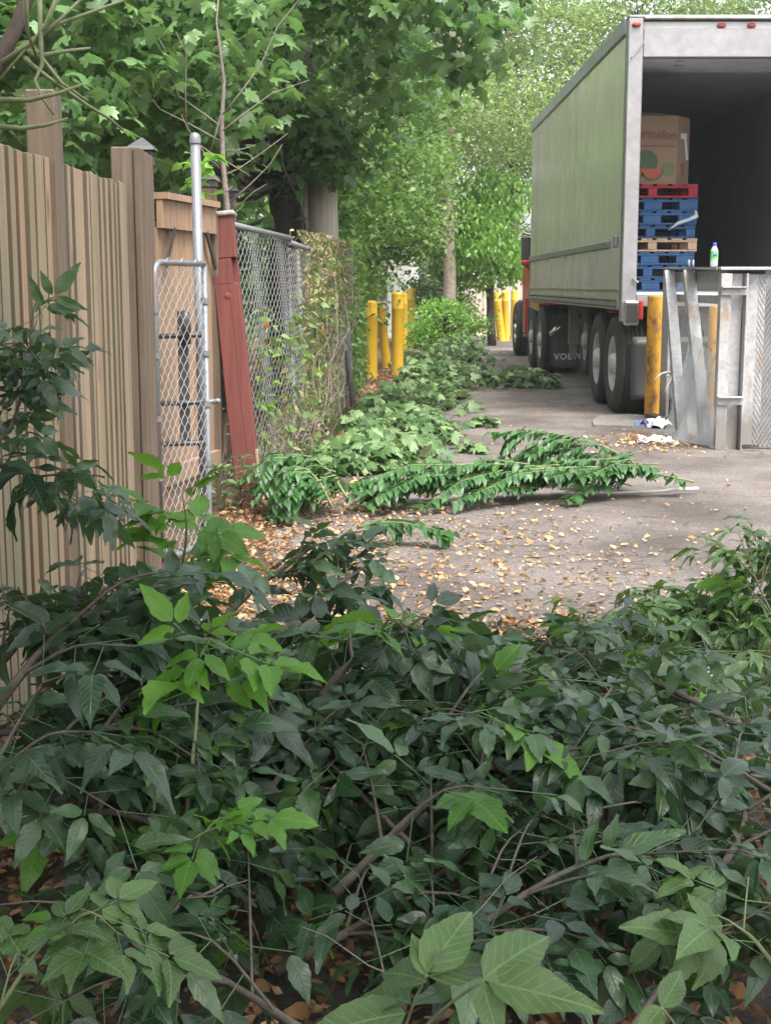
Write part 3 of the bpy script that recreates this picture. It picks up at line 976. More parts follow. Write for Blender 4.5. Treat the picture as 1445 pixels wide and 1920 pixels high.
bollard(694, 710, 562, 0.21, 'clean bright yellow bollard with rounded cap beside the leaning pipe')
bollard(745, 704, 546, 0.18, 'slim yellow bollard half hidden by hanging leaves', sleeve=False)
bollard(726, 690, 572, 0.15, 'leaning yellow bollard squeezed between two others behind leaves', lean=-0.12, sleeve=False)
bollard(771, 648, 540, 0.2, 'far yellow bollard beside the white wall corner', sleeve=False)
bollard(756, 655, 548, 0.17, 'yellow bollard in front of the one by the white wall corner', sleeve=False)
bollard(940, 640, 545, 0.2, 'tilted yellow bollard leaning toward its neighbour before the plank fence', lean=-0.13, sleeve=False)
bollard(948, 640, 545, 0.18, 'yellow bollard touched by the tilted one before the plank fence', lean=-0.03, sleeve=False, D=34.3)
bollard(963, 636, 543, 0.18, 'upright yellow bollard next to the red truck fender', sleeve=False)
bollard(889, 622, 560, 0.16, 'distant yellow bollard hidden among bright shrubs', sleeve=False)

# far white wall corner and plank fence
ww = thing('white_shed', (0.85, 36, 0), 'white painted shed corner at the end of the lane', 'shed')
MB().box((0.45, 37.3, 1.2), (0.8, 2.6, 2.4), None, 0.01).build('wall', MT['white_wall'], ww)
MB().box((0.45, 37.3, 2.44), (1.0, 2.8, 0.08), None, 0.01).build('roof', MT['grey_wood'], ww)
pf = thing('plank_fence', (4, 37, 0), 'pale weathered plank fence across the end of the lane', 'fence')
for k in range(28):
    MB().box((2.1 + 0.2 * k, 37.5 + random.uniform(-.02, .02), 0.85 + random.uniform(-.02, .02)), (0.19, 0.03, 1.7), None, 0.004).build('plank', MT['pale_wood'], pf)
for z in (0.4, 1.3):
    MB().box((4.8, 37.55, z), (5.8, 0.05, 0.1)).build('rail', MT['pale_wood'], pf)
lf = thing('lattice_gate', (3.4, 36.6, 0), 'pale lattice top and dark rail gate beside the truck fender', 'gate')
for z in (0.15, 0.55, 0.95):
    MB().box((3.75, 36.6, z), (0.9, 0.04, 0.05)).build('rail', MT['chassis'], lf)
for x in (3.3, 4.2):
    MB().box((x, 36.6, 0.6), (0.06, 0.06, 1.2)).build('post', MT['chassis'], lf)


# ------------------------------------------------------------------ semi trailer
TX0, TX1, TY0, TY1, TZ0, TZ1 = 2.40, 4.98, 14.3, 23.4, 1.10, 3.96
tr = thing('semi_trailer', (3.7, 17, 0), 'dirty silver box trailer with open rear end backed to the dock cage', 'trailer')
npan = 10
pl = (TY1 - TY0 - 0.16) / npan
for side, x in ((-1, TX0), (1, TX1)):
    for k in range(npan):
        yc = TY0 + 0.16 + pl * (k + .5)
        # each sheet bulges slightly between its posts
        n = 6
        vs, fs = [], []
        bulge = random.uniform(-0.006, 0.010)
        tilt = random.uniform(-0.004, 0.004)
        for i in range(n + 1):
            for j in range(7):
                t, s = i / n, j / 6
                off = bulge * math.sin(math.pi * t) * (0.4 + 0.6 * math.sin(math.pi * s)) + tilt * (t - .5)
                vs.append((x + side * off, yc - pl / 2 + 0.002 + (pl - 0.004) * t, TZ0 + 0.12 + (TZ1 - TZ0 - 0.26) * s))
        for i in range(n):
            for j in range(6):
                q0 = i * 7 + j
                fs.append((q0, q0 + 7, q0 + 8, q0 + 1) if side > 0 else (q0, q0 + 1, q0 + 8, q0 + 7))
        MB()._add(vs, fs, True).build('side_panel', MT['skin'], tr)
    ym, ly = (TY0 + TY1) / 2 + .07, TY1 - TY0 - 0.14
    MB().box((x, ym, TZ0 + 0.06), (0.045, ly, 0.12), None, 0.006).build('bottom_rail', MT['alum_dull'], tr)
    MB().box((x, ym, TZ1 - 0.06), (0.05, ly, 0.17), None, 0.012).build('top_rail', MT['alum_dull'], tr)
    MB().box((x - side * -0.012, ym, TZ0 + 0.2), (0.03, ly, 0.035), None, 0.006).build('rub_strip', MT['alum_dull'], tr)
rr = thing  # (rub rail below)
MB().box((TX0 - 0.018, (TY0 + TY1) / 2 + 0.35, TZ0 + 0.68), (0.035, TY1 - TY0 - .9, 0.085), None, 0.012).build('rub_rail', MT['alum_dull'], tr)
MB().box((TX0 - 0.022, TY0 + 0.32, TZ0 + 0.70), (0.05, 0.05, 0.13), None, 0.015).build('rub_rail_end', MT['alum'], tr)
rv = MB()
for k in range(150):
    yy = TY0 + 0.2 + k * (TY1 - TY0 - .3) / 150
    for z in (TZ0 + 0.03, TZ0 + 0.09):
        rv.box((TX0 - 0.024, yy, z), (0.006, 0.016, 0.016))
tag(rv.build('rivets', MT['chassis'], tr), kind='stuff')
# shell inside and out
MB().box(((TX0 + TX1) / 2, (TY0 + TY1) / 2, TZ1 + 0.012), (TX1 - TX0, TY1 - TY0, 0.03), None, 0.01).build('roof', MT['alum_dull'], tr)
for x in (TX0 + 0.06, TX1 - 0.06):
    MB().box((x, (TY0 + TY1) / 2 + .08, 2.55), (0.05, TY1 - TY0 - 0.2, 2.5)).build('inner_wall', MT['liner'], tr)
MB().box(((TX0 + TX1) / 2, TY1 - 0.03, 2.55), (TX1 - TX0 - 0.02, 0.06, 2.8)).build('front_wall', MT['skin'], tr)
MB().box(((TX0 + TX1) / 2, TY1 - 0.1, 2.55), (TX1 - TX0 - 0.18, 0.04, 2.5)).build('inner_front_wall', MT['liner'], tr)
MB().box(((TX0 + TX1) / 2, (TY0 + TY1) / 2 + 1.0, 3.79), (TX1 - TX0 - 0.18, TY1 - TY0 - 2.15, 0.04)).build('ceiling_liner', MT['liner'], tr)
MB().box(((TX0 + TX1) / 2, TY0 + 1.07, 3.74), (TX1 - TX0 - 0.18, 1.8, 0.03)).build('ceiling_plate', MT['scuff'], tr)
for k in range(10):
    MB().box((3.05 + 0.62 * (k % 3) + .05 * (k // 3), TY0 + 0.55 + 0.3 * (k // 3), 3.722), (0.09, 0.05, 0.012)).build('ceiling_slot', MT['liner'], tr)
MB().box(((TX0 + TX1) / 2, (TY0 + TY1) / 2 + .05, 1.23), (TX1 - TX0 - 0.08, TY1 - TY0 - .15, 0.1)).build('floor', MT['liner'], tr)
# rear frame
MB().box((TX0 + 0.075, TY0 + 0.07, (0.98 + TZ1) / 2), (0.152, 0.14, TZ1 - 0.98), None, 0.01).build('rear_post', MT['alum'], tr)
MB().box((TX1 - 0.075, TY0 + 0.07, (0.98 + TZ1) / 2), (0.152, 0.14, TZ1 - 0.98), None, 0.01).build('rear_post', MT['alum'], tr)
MB().box(((TX0 + TX1) / 2, TY0 + 0.075, 3.72), (TX1 - TX0 - 0.304, 0.13, 0.27), None, 0.008).build('header', MT['alum'], tr)
MB().box(((TX0 + TX1) / 2, TY0 + 0.095, 3.895), (TX1 - TX0 - 0.304, 0.09, 0.075), None, 0.006).build('lamp_channel', MT['scuff'], tr)
MB().box(((TX0 + TX1) / 2, TY0 + 0.06, 3.955), (TX1 - TX0 - 0.304, 0.16, 0.02), None, 0.005).build('header_lip', MT['alum_dull'], tr)
MB().box(((TX0 + TX1) / 2, TY0 + 0.06, 1.2), (TX1 - TX0 - 0.304, 0.12, 0.13), None, 0.008).build('rear_sill', MT['alum'], tr)
for u in (1191, 1352, 1408):
    q = W(u, 38, TY0 + 0.04)
    MB().box((q.x, TY0 + 0.035 - (0.05 if u < 1200 else 0), 3.89), (0.085, 0.05, 0.04), None, 0.014).build('marker_light', MT['red_lens'], tr)
MB().beam(W(1183, 108, TY0 - 0.012), W(1206, 78, TY0 - 0.012), 0.012, 0.03, (0, 1, 0)).build('corner_bracket', MT['alum'], tr)
tl = MB().box((TX0 + 0.1, TY0 - 0.02, 1.07), (0.16, 0.09, 0.25), None, 0.02).build('tail_light_box', MT['chrome'], tr)
MB().box((TX0 + 0.1, TY0 - 0.066, 1.07), (0.11, 0.012, 0.19), None, 0.004).build('tail_light_lens', MT['dark_lens'], tl)
MB().box((TX0 + 0.2, TY0 - 0.02, 1.1), (0.04, 0.06, 0.2), None, 0.015).build('side_lamp', MT['red_lens'], tr)
MB().beam(W(1186, 520, TY0 - .02), W(1196, 530, TY0 - .03), 0.015, 0.02, (0, 1, 0)).build('door_hook', MT['alum'], tr)


def wheel(parent, x, y, side, r=0.52, w=0.27, dual=True, rim='rim'):
    """side -1: outer face looks to -x"""
    M4 = Matrix.Translation((x, y, r)) @ Matrix.Rotation(math.pi / 2 * side, 4, 'Y')   # local z = outward
    prof = [(0.30, 0.0), (0.33, 0.012), (0.44, 0.018), (0.495, 0.0), (0.515, -0.03)]
    ww_ = w * (2.2 if dual else 1.0)
    zz = -0.03
    while zz > -ww_ + 0.05:
        prof += [(0.52, zz - 0.002), (0.52, zz - 0.034), (0.506, zz - 0.036), (0.506, zz - 0.044)]
        zz -= 0.046
        if dual and abs(zz + w * 1.1) < 0.05:
            prof += [(0.5, zz - .01), (0.42, zz - .02), (0.42, zz - .045), (0.5, zz - .055)]
            zz -= 0.06
    prof += [(0.515, -ww_ + .03), (0.49, -ww_), (0.3, -ww_)]
    prof = [(a_ * r / .52, b_) for a_, b_ in prof]
    wh = MB().lathe(prof, 40, M4).build('wheel', MT['rubber'], parent)
    rm = MB().lathe([(0.305, -0.01), (0.29, 0.0), (0.27, -0.005), (0.262, -0.06), (0.24, -0.10), (0.17, -0.085), (0.12, -0.075), (0.11, 0.0), (0.09, 0.03), (0.0, 0.03)], 32, M4)
    rm.build('rim', MT[rim], wh)
    return wh


def axle(parent, y, x0, x1, r=0.52, rim='rim'):
    wheel(parent, x0, y, -1, r, rim=rim)
    wheel(parent, x1, y, 1, r, rim=rim)
    MB().tube([(x0 + .5, y, r), (x1 - .5, y, r)], 0.07, 10).build('axle', MT['chassis'], parent)


for yy in (14.95, 16.08):
    axle(tr, yy, TX0 + 0.03, TX1 - 0.03)
MB().box((3.69, 15.6, 0.98), (0.9, 2.4, 0.18)).build('bogie_frame', MT['chassis'], tr)
for x in (3.2, 4.18):
    MB().box((x, 18.8, 1.04), (0.1, 8.9, 0.1)).build('chassis_beam', MT['chassis'], tr)
for k in range(12):
    MB().box((3.69, 14.9 + k * 0.72, 1.135), (2.45, 0.06, 0.07)).build('cross_member', MT['chassis'], tr)
# rear flap and its bar
MB().box((2.97, 14.40, 0.80), (0.85, 0.05, 0.05)).build('flap_bar', MT['gear'], tr)
fl = MB()
n, mm = 8, 10
vs, fs = [], []
for i in range(n + 1):
    for j in range(mm + 1):
        s, t = i / n, j / mm
        vs.append((TX0 + 0.11 + 0.68 * s + 0.02 * t * (1 - s), 14.37 - 0.16 * max(0, t - .55) ** 1.5 - .02 * math.sin(5 * s), 0.80 - 0.62 * t + 0.012 * math.sin(7 * s) * t))
for i in range(n):
    for j in range(mm):
        q0 = i * (mm + 1) + j
        fs.append((q0, q0 + 1, q0 + mm + 2, q0 + mm + 1))
fl._add(vs, fs, True)
fo = fl.build('mud_flap', MT['flap'], tr)
so = fo.modifiers.new('thick', 'SOLIDIFY'); so.thickness = 0.012
lp = MB().box((TX0 + 0.475, 14.32, 0.525), (0.17, 0.012, 0.115), None, 0.004).build('licence_plate', MT['white'], tr)
MB().box((TX0 + 0.49, 14.312, 0.515), (0.1, 0.006, 0.06)).build('plate_print', MT['red_lens'], lp)
# landing gear
for x in (2.63, 4.75):
    MB().box((x, 19.6, 0.83), (0.13, 0.13, 0.62), None, 0.01).build('landing_leg', MT['gear'], tr)
    MB().box((x, 19.6, 0.48), (0.09, 0.09, 0.28), None, 0.008).build('landing_foot', MT['gear'], tr)
MB().tube([(2.63, 19.5, 0.85), (4.75, 19.5, 0.85)], 0.03, 8).build('landing_cross_shaft', MT['gear'], tr)
MB().beam((2.85, 19.7, 0.75), (3.3, 20.4, 1.05), 0.05, 0.05).build('landing_brace', MT['gear'], tr)
# spare wheel seen behind the landing gear
spw = wheel(tr, 2.58, 18.1, -1, 0.44, 0.24, False)
spw.location.z += 0.2

# ------------------------------------------------------------------ tractor
tc = thing('truck_tractor', (3.7, 22, 0), 'red truck tractor with black mirror coupled under the silver trailer', 'truck')
for yy in (21.75, 23.05):
    axle(tc, yy, TX0 - 0.0, TX1 + 0.0, 0.52, 'rim')
axle(tc, 27.2, TX0 + .12, TX1 - .12, 0.52, 'chrome')
for x in (3.3, 4.08):
    MB().box((x, 24.6, 0.86), (0.09, 7.2, 0.26)).build('frame_rail', MT['chassis'], tc)
MB().box((3.69, 22.4, 1.04), (0.9, 1.0, 0.08), None, 0.02).build('fifth_wheel', MT['chassis'], tc)
# cab
cab = MB()
prof = [(24.4, 0.75), (24.4, 3.55), (25.4, 3.75), (26.3, 3.2), (26.9, 2.15), (28.3, 1.95), (28.55, 1.5), (28.6, 0.55), (27.8, 0.5), (27.75, 1.0), (27.2, 1.2), (26.65, 1.0), (26.6, 0.6)]
M4 = Matrix(((0, 0, 1, 2.78), (1, 0, 0, 0), (0, 1, 0, 0), (0, 0, 0, 1)))
cab.prism(prof, 1.82, M4)
cab.build('cab', MT['red_paint'], tc)
for x in (2.765, 4.615):
    MB().prism([(25.3, 2.2), (25.35, 2.95), (26.0, 2.95), (26.55, 2.2)], 0.03, Matrix(((0, 0, 1, x - .015), (1, 0, 0, 0), (0, 1, 0, 0), (0, 0, 0, 1)))).build('side_window', MT['dark_lens'], tc)
MB().box((3.69, 26.62, 2.7), (1.6, 0.02, 0.95), Matrix.Rotation(0.52, 3, 'X')).build('windscreen', MT['dark_lens'], tc)
MB().tube([(3.0, 25.0, 0.72), (3.0, 26.4, 0.72)], 0.3, 16).build('fuel_tank', MT['chrome'], tc)
MB().tube([(4.4, 25.0, 0.72), (4.4, 26.4, 0.72)], 0.3, 16).build('fuel_tank', MT['chrome'], tc)
mq = W(985, 470, 25.9)
mi = MB().box((mq.x, mq.y, mq.z + .03), (0.17, 0.1, 0.46), None, 0.03).build('mirror', MT['black_cap'], tc)
MB().box((mq.x, mq.y - 0.02, mq.z - 0.22), (0.17, 0.12, 0.1), None, 0.03).build('mirror_foot', MT['red_paint'], mi)
MB().tube([(mq.x, mq.y, mq.z - .26), (2.8, 26.1, mq.z - .45)], 0.015, 6).build('mirror_arm', MT['black_metal'], mi)
# red fairing ahead of the drive wheels, torn and taped
MB().box((2.395, 24.0, 0.84), (0.05, 0.32, 0.62), Matrix.Rotation(0.05, 3, 'X'), 0.02).build('side_fairing', MT['red_paint'], tc)
fd = MB()
for k in range(7):
    a0 = math.pi * (0.16 + 0.10 * k)
    a1 = math.pi * (0.16 + 0.10 * (k + 1))
    fd.beam((2.62, 23.05 + .6 * math.cos(a0), .52 + .6 * math.sin(a0)), (2.62, 23.05 + .6 * math.cos(a1), .52 + .6 * math.sin(a1)), 0.5, 0.012, (1, 0, 0))
fd.build('fender', MT['red_paint'], tc)
MB().box((2.405, 22.6, 1.03), (0.03, 1.5, 0.13), Matrix.Rotation(0.03, 3, 'X'), 0.01).build('fender_skirt', MT['red_paint'], tc)
MB().box((2.42, 24.0, 0.5), (0.1, 0.3, 0.05), None, 0.01).build('step', MT['gear'], tc)
# lettered flap behind the drive wheels
fl = MB()
vs, fs = [], []
for i in range(n + 1):
    for j in range(mm + 1):
        s, t = i / n, j / mm
        cut = 0.06 * max(0, abs(s - .5) * 2 - .75) * 4 * (1 if t > .95 else 0)
        vs.append((TX0 + 0.1 + 0.74 * s, 21.08 - 0.10 * max(0, t - .5) + 0.012 * math.sin(6 * s), 0.93 - (0.78 + 0.05 * (1 - s)) * t + cut))
for i in range(n):
    for j in range(mm):
        q0 = i * (mm + 1) + j
        fs.append((q0, q0 + 1, q0 + mm + 2, q0 + mm + 1))
fl._add(vs, fs, True)
fo = fl.build('mud_flap', MT['flap'], tc)
so = fo.modifiers.new('thick', 'SOLIDIFY'); so.thickness = 0.012


def text_mesh(body, size, M4, mat, parent, name, ext=0.004, spacing=1.0, bold=0.0):
    cu = bpy.data.curves.new('lettering', 'FONT')
    cu.body = body
    cu.size = size
    cu.extrude = ext
    cu.align_x = 'CENTER'
    cu.space_character = spacing
    cu.offset = bold
    cu.resolution_u = 3
    ob = bpy.data.objects.new('tmp_text', cu)
    me = bpy.data.meshes.new_from_object(ob)
    bpy.data.objects.remove(ob)
    me.transform(M4)
    me.materials.clear()
    return add(name, me, parent, mat)


face = lambda x, y, z: Matrix(((1, 0, 0, x), (0, 0, 1, y), (0, 1, 0, z), (0, 0, 0, 1)))   # text upright, readable from -y
face_r = lambda x, y, z, ry=0.0: Matrix.Translation((x, y, z)) @ Matrix.Rotation(ry, 4, 'Y') @ Matrix.Rotation(math.pi / 2, 4, 'X')
text_mesh('VOLVO', 0.13, face_r(TX0 + 0.37, 21.0, 0.25, -0.02), MT['letter'], tc, 'flap_lettering', 0.003, 1.12, 0.004)
MB().tube([W(1031, 627, 20.7), W(1053, 606, 20.8)], 0.035, 10).build('exhaust_tip', MT['chrome'], tc)

# ------------------------------------------------------------------ pallets and box inside the trailer
PX0, PX1, PY0, PY1 = 2.50, 3.45, 15.75, 16.8
cols = ['pal_blue', 'pal_blue', 'pal_blue', 'pal_wood', 'pal_blue', 'pal_blue', 'pal_blue', 'pal_red']
where = ['blue pallet at the very bottom of the pallet stack in the trailer', 'blue pallet second from the bottom of the pallet stack', 'blue pallet directly under the bare wood pallet in the stack', 'bare wood pallet between blue ones in the trailer stack',
         'blue pallet directly on top of the bare wood pallet', 'blue pallet two above the bare wood pallet', 'blue pallet directly under the red pallet', 'red pallet on top of the stack carrying the melon carton']
z = 1.282
PH = 0.146
for k, (c, lb) in enumerate(zip(cols, where)):
    jx, jy = random.uniform(-.02, .02), random.uniform(-.03, .03)
    pt = thing('pallet', ((PX0 + PX1) / 2, (PY0 + PY1) / 2, z), lb, 'pallet', 'pallets stacked in the trailer')
    for q in range(6):
        MB().box((PX0 + 0.06 + (PX1 - PX0 - .12) * q / 5 + jx, (PY0 + PY1) / 2 + jy, z + PH - 0.012), (0.125, PY1 - PY0, 0.02), None, 0.003).build('deck_board', MT[c], pt)
    for yy in (PY0 + .06, (PY0 + PY1) / 2, PY1 - .06):
        MB().box(((PX0 + PX1) / 2 + jx, yy + jy, z + PH - 0.033), (PX1 - PX0, 0.11, 0.02), None, 0.003).build('stringer_board', MT[c], pt)
        MB().box(((PX0 + PX1) / 2 + jx, yy + jy, z + 0.010), (PX1 - PX0, 0.11, 0.018), None, 0.003).build('bottom_board', MT[c], pt)
        w_ = 0.1 if c == 'pal_wood' or k % 3 == 1 else 0.2
        for xx_ in (PX0 + w_ / 2, (PX0 + PX1) / 2 - .02, PX1 - w_ / 2):
            MB().box((xx_ + jx, yy + jy, z + PH / 2 - 0.012), (w_, 0.1, PH - 0.065), None, 0.004).build('block', MT[c], pt)
    z += PH + 0.001
bxz = z + 0.001
bx = thing('melon_carton', (3.05, 16.25, bxz), 'octagonal brown cardboard melon bin with fruit print on red pallet', 'box')
ch = 0.27
bx0, bx1, by0, by1 = PX0 + 0.0, PX1 - 0.04, PY0 + 0.03, PY1 - .03
octp = [(bx0 + ch, by0), (bx1 - ch + .03, by0), (bx1, by0 + ch + .02), (bx1, by1 - ch), (bx1 - ch, by1), (bx0 + ch, by1), (bx0, by1 - ch), (bx0, by0 + ch)]
octp = [(bx0 - 0.0, by0), (bx1 - 0.19, by0), (bx1, by0 + ch), (bx1, by1 - ch), (bx1 - .2, by1), (bx0, by1)]
BH = 0.735
MB().prism(octp, BH, Matrix.Translation((0, 0, bxz))).build('carton_wall', MT['card'], bx)
lid = MB()
lid._add([(bx0, by0 - .004, bxz + BH), (bx1 - .19, by0 - .004, bxz + BH), (bx1 - .3, by0 + .2, bxz + BH + .05), (bx0 + .1, by0 + .25, bxz + BH + .08), (bx1 - .02, by0 + ch, bxz + BH), (bx1 - .02, by1 - ch, bxz + BH + .01), (bx0, by1, bxz + BH + .02)],
         [(0, 1, 2, 3), (1, 4, 2), (4, 5, 2), (2, 5, 6, 3)])
lid.build('top_flap', MT['card'], bx)
yf = by0 - 0.004
text_mesh('Watermelon', 0.135, face_r(2.875, yf, bxz + 0.5, 0.06), MT['card_print'], bx, 'carton_lettering', 0.002, 0.95, 0.006)
MB().box((2.86, yf, bxz + 0.41), (0.68, 0.004, 0.018)).build('print_line', MT['card_print'], bx)


def disc(x, z_, r, mat, name, y=yf, a0=0.0, a1=2 * math.pi, r_in=0.0, n=28, th=0.003):
    pts = [(r * math.cos(a0 + (a1 - a0) * k / n), r * math.sin(a0 + (a1 - a0) * k / n)) for k in range(n + (0 if abs(a1 - a0) > 6.2 else 1))]
    if r_in:
        pts += [(r_in * math.cos(a1 + (a0 - a1) * k / n), r_in * math.sin(a1 + (a0 - a1) * k / n)) for k in range(n + 1)]
    return MB().prism(pts, th, face_r(x, y, z_)).build(name, mat, bx)


disc(2.88, bxz + 0.235, 0.13, MT['melon'], 'melon_print', yf)
disc(3.13, bxz + 0.16, 0.075, MT['melon2'], 'melon_print', yf)
disc(2.74, bxz + 0.165, 0.105, MT['melon_red'], 'slice_print', yf - .003, math.pi, 2 * math.pi)
disc(2.95, bxz + 0.165, 0.105, MT['melon_red'], 'slice_print', yf - .003, math.pi, 2 * math.pi)
for x in (2.74, 2.95):
    disc(x, bxz + 0.165, 0.13, MT['melon'], 'rind_print', yf - .001, math.pi, 2 * math.pi, 0.108)
# tape label on the angled face
ang = math.atan2(ch, 0.19)
ax_ = Vector((0.19, ch, 0)).normalized()
nx = Vector((ax_.y, -ax_.x, 0))
cpt = Vector((bx1 - 0.095, by0 + ch / 2, bxz + 0.5)) + nx * 0.004
mr = Matrix((ax_, nx, up)).transposed()
MB().box(cpt + up * 0.03 + ax_ * 0.0, (0.16, 0.004, 0.06), mr @ Matrix.Rotation(-.1, 3, 'Y')).build('shipping_label', MT['white'], bx)
MB().box(cpt + ax_ * 0.075 - up * 0.1, (0.055, 0.004, 0.25), mr @ Matrix.Rotation(-.28, 3, 'Y')).build('tape_strip', MT['white'], bx)
MB().prism([(-.06, 0), (.06, 0), (.025, -.1), (.045, -.13), (-.045, -.13), (-.025, -.1)], 0.003, Matrix.Translation(cpt - up * 0.27) @ mr.to_4x4() @ Matrix.Rotation(math.pi / 2, 4, 'X')).build('glass_symbol', MT['card_print'], bx)
# torn stretch wrap hanging on the pallets
sw = MB().tube([W(1303, 395, 15.7), W(1305, 405, 15.68), W(1290, 412, 15.68), W(1270, 418, 15.69), W(1252, 432, 15.7)], [0.015, 0.03, 0.02, 0.02, 0.004], 6)
tag(sw.build('stretch_wrap', MT['film']), 'torn strip of clear stretch wrap hanging from the blue pallets', 'wrap')

# ------------------------------------------------------------------ dock cage
dk = thing('dock_cage', (2.75, 12, 0), 'dented white steel dock guard cage with leaning braces and mesh panels', 'cage')
FY, FX, BY, HT = 11.45, 2.72, 13.7, 1.485
WM = MT['white_steel']
# front posts, plates
MB().box((FX + 0.045, FY, HT / 2 - .02), (0.09, 0.1, HT - .04), None, 0.004).build('post', WM, dk)
MB().box((FX + 0.145, FY + 0.03, HT / 2 - .02), (0.09, 0.04, HT - .04), None, 0.004).build('post', WM, dk)
MB().box((FX + 0.208, FY - 0.01, HT / 2 - .02), (0.014, 0.13, HT - .04), None, 0.003).build('post_flange', WM, dk)
for z_ in (1.30, 0.41):
    MB().box((FX + 0.1, FY - 0.065, z_), (0.2, 0.03, 0.06), None, 0.003).build('clamp_plate', WM, dk)
    MB().box((FX + 0.1, FY - 0.085, z_ + 0.035), (0.205, 0.07, 0.012), None, 0.002).build('clamp_plate', WM, dk)
MB().box((FX + 1.2, FY, HT), (2.42, 0.12, 0.025), None, 0.003).build('top_rail', WM, dk)
# mesh panel to the right
MB().box((FX + 0.30, FY + 0.03, 0.74), (0.17, 0.012, 1.4), None, 0.003).build('panel_frame', WM, dk)
MB().box((FX + 1.3, FY + 0.03, 1.44), (1.85, 0.012, 0.07), None, 0.003).build('panel_frame', WM, dk)
MB().box((FX + 1.3, FY + 0.03, 0.045), (1.85, 0.012, 0.06), None, 0.003).build('panel_frame', WM, dk)
MB().box((FX + 1.3, FY + 0.2, 0.74), (1.85, 0.006, 1.36)).build('back_sheet', MT['back_sheet'], dk)


def expanded(p, q, z0, z1, cx=0.027, cz=0.06, r=0.0022):
    p, q = Vector(p), Vector(q)
    d = (q - p); L = d.length; d.normalize()
    nr = Vector((d.y, -d.x, 0))
    mb = MB()
    nn, mz = int(L / cx), int((z1 - z0) / (cz / 2))
    for i in range(nn):
        pts = []
        for j in range(mz + 1):
            s = 1 if (j + i) % 2 else -1
            pts.append(p + d * (i * cx + s * cx * 0.5) + nr * (0.002 * s) + up * (z0 + (z1 - z0) * j / mz))
        mb.tube(pts, r, 3, False, False)
    return mb


expanded((FX + 0.33, FY + 0.02, 0), (FX + 2.1, FY + 0.02, 0), 0.03, 1.44, 0.017, 0.057, 0.0024).build('expanded_mesh', MT['wire'], dk)
# left side of the cage
MB().beam((FX + 0.03, FY + .05, HT - .0), (FX + 0.02, BY, HT + .03), 0.1, 0.02).build('top_rail', WM, dk)
MB().box((FX + 0.07, 12.58, 1.425), (0.01, 2.15, 0.1)).build('rail_flange', WM, dk)
MB().box((FX + 0.025, BY - 0.02, 0.755), (0.03, 0.32, 1.47), None, 0.003).build('side_plate', WM, dk)
MB().beam((FX - 0.02, BY - 0.28, HT - .02), (FX - 0.15, 11.95, 0.0), 0.085, 0.09, (1, 0, 0), 0.004).build('leaning_brace', WM, dk)
MB().beam((FX + 0.0, 12.65, HT - .02), (FX + 0.0, 11.72, 0.02), 0.085, 0.1, (1, 0, 0), 0.004).build('leaning_brace', WM, dk)
expanded((FX + 0.1, FY + 0.1, 0), (FX + 0.08, BY, 0), 0.05, 1.42, 0.03, 0.06, 0.0013).build('expanded_mesh', MT['wire'], dk)
MB().box((FX + .08, 12.6, 1.23), (0.02, 2.1, 0.07)).build('side_rail', WM, dk)
# two short pegs and a far rail with plates
for u in (1290, 1298):
    q = W(u, 500, 12.3)
    MB().tube([(q.x, q.y, HT), (q.x + .002, q.y, HT + .085)], 0.011, 8).build('peg', MT['galv'], dk)
MB().box((4.2, 14.05, 1.2), (2.4, 0.06, 0.12), None, 0.004).build('rear_rail', WM, dk)
MB().box((4.2, 13.9, 0.6), (1.4, 0.3, 1.0), None, 0.01).build('lift_block', MT['chassis'], dk)
for k, (yy, zz_) in enumerate(((12.45, .9), (12.2, .7))):
    MB().lathe([(0.0, .006), (.01, .004), (.011, 0)], 8, Matrix.Translation((FX - .05, yy, zz_)) @ Matrix.Rotation(-math.pi / 2, 4, 'Y')).build('bolt', MT['galv'], dk)

# torn clear plastic film hanging through the braces
fm = MB()
n_, m_ = 14, 18
vs, fs = [], []
for i in range(n_ + 1):
    for j in range(m_ + 1):
        s, t = i / n_, j / m_
        yy = 12.5 - 1.15 * s - .1 * t
        vs.append((FX - 0.02 - 0.10 * t - 0.10 * t * t * math.sin(3 * s + 1) + .018 * math.sin(17 * s + 5 * t) + .012 * math.sin(31 * s + 13 * t), yy + .02 * math.sin(13 * t), 1.0 - (0.98 + .02 * math.sin(6 * s)) * t - 0.25 * s * (1 - t)))
for i in range(n_):
    for j in range(m_):
        q0 = i * (m_ + 1) + j
        fs.append((q0, q0 + 1, q0 + m_ + 2, q0 + m_ + 1))
fm._add(vs, fs, True)
tag(fm.build('plastic_film', MT['film']), 'torn clear plastic film draped between the leaning cage braces', 'plastic film')
# rope knotted round a brace
rk = thing('rope_tie', W(1262, 706, 12.5), 'pale rope knotted around the first leaning brace of the cage', 'rope')
kc = W(1262, 706, 12.6)
lp_ = [kc + Vector((0.075 * math.cos(t) + .01, 0.075 * math.sin(t), 0.01 * t / 6)) for t in np.linspace(0, 6.3, 14)]
MB().tube(lp_, 0.008, 6).build('loop', MT['rope'], rk)
MB().tube([W(1258, 704, 12.5), W(1252, 697, 12.45), W(1240, 700, 12.42), W(1227, 712, 12.4)], 0.008, 6).build('loose_end', MT['rope'], rk)
MB().tube([W(1258, 704, 12.5), W(1256, 714, 12.45), W(1249, 726, 12.42), W(1247, 736, 12.4)], 0.008, 6).build('loose_end', MT['rope'], rk)

# rusty yellow posts by the dock
def ypost(x, y, h, r, label):
    t = thing('dock_post', (x, y, 0), label, 'post')
    MB().lathe([(r, -.01), (r, h - .015), (r * .96, h), (r * .9, h + .004)], 24, Matrix.Translation((x, y, 0))).build('pipe', MT['yellow_rust'], t)
    MB().lathe([(r * .9, h + .004), (0, h + .012)], 24, Matrix.Translation((x, y, 0))).build('top_fill', MT['concrete'], t)
    return t


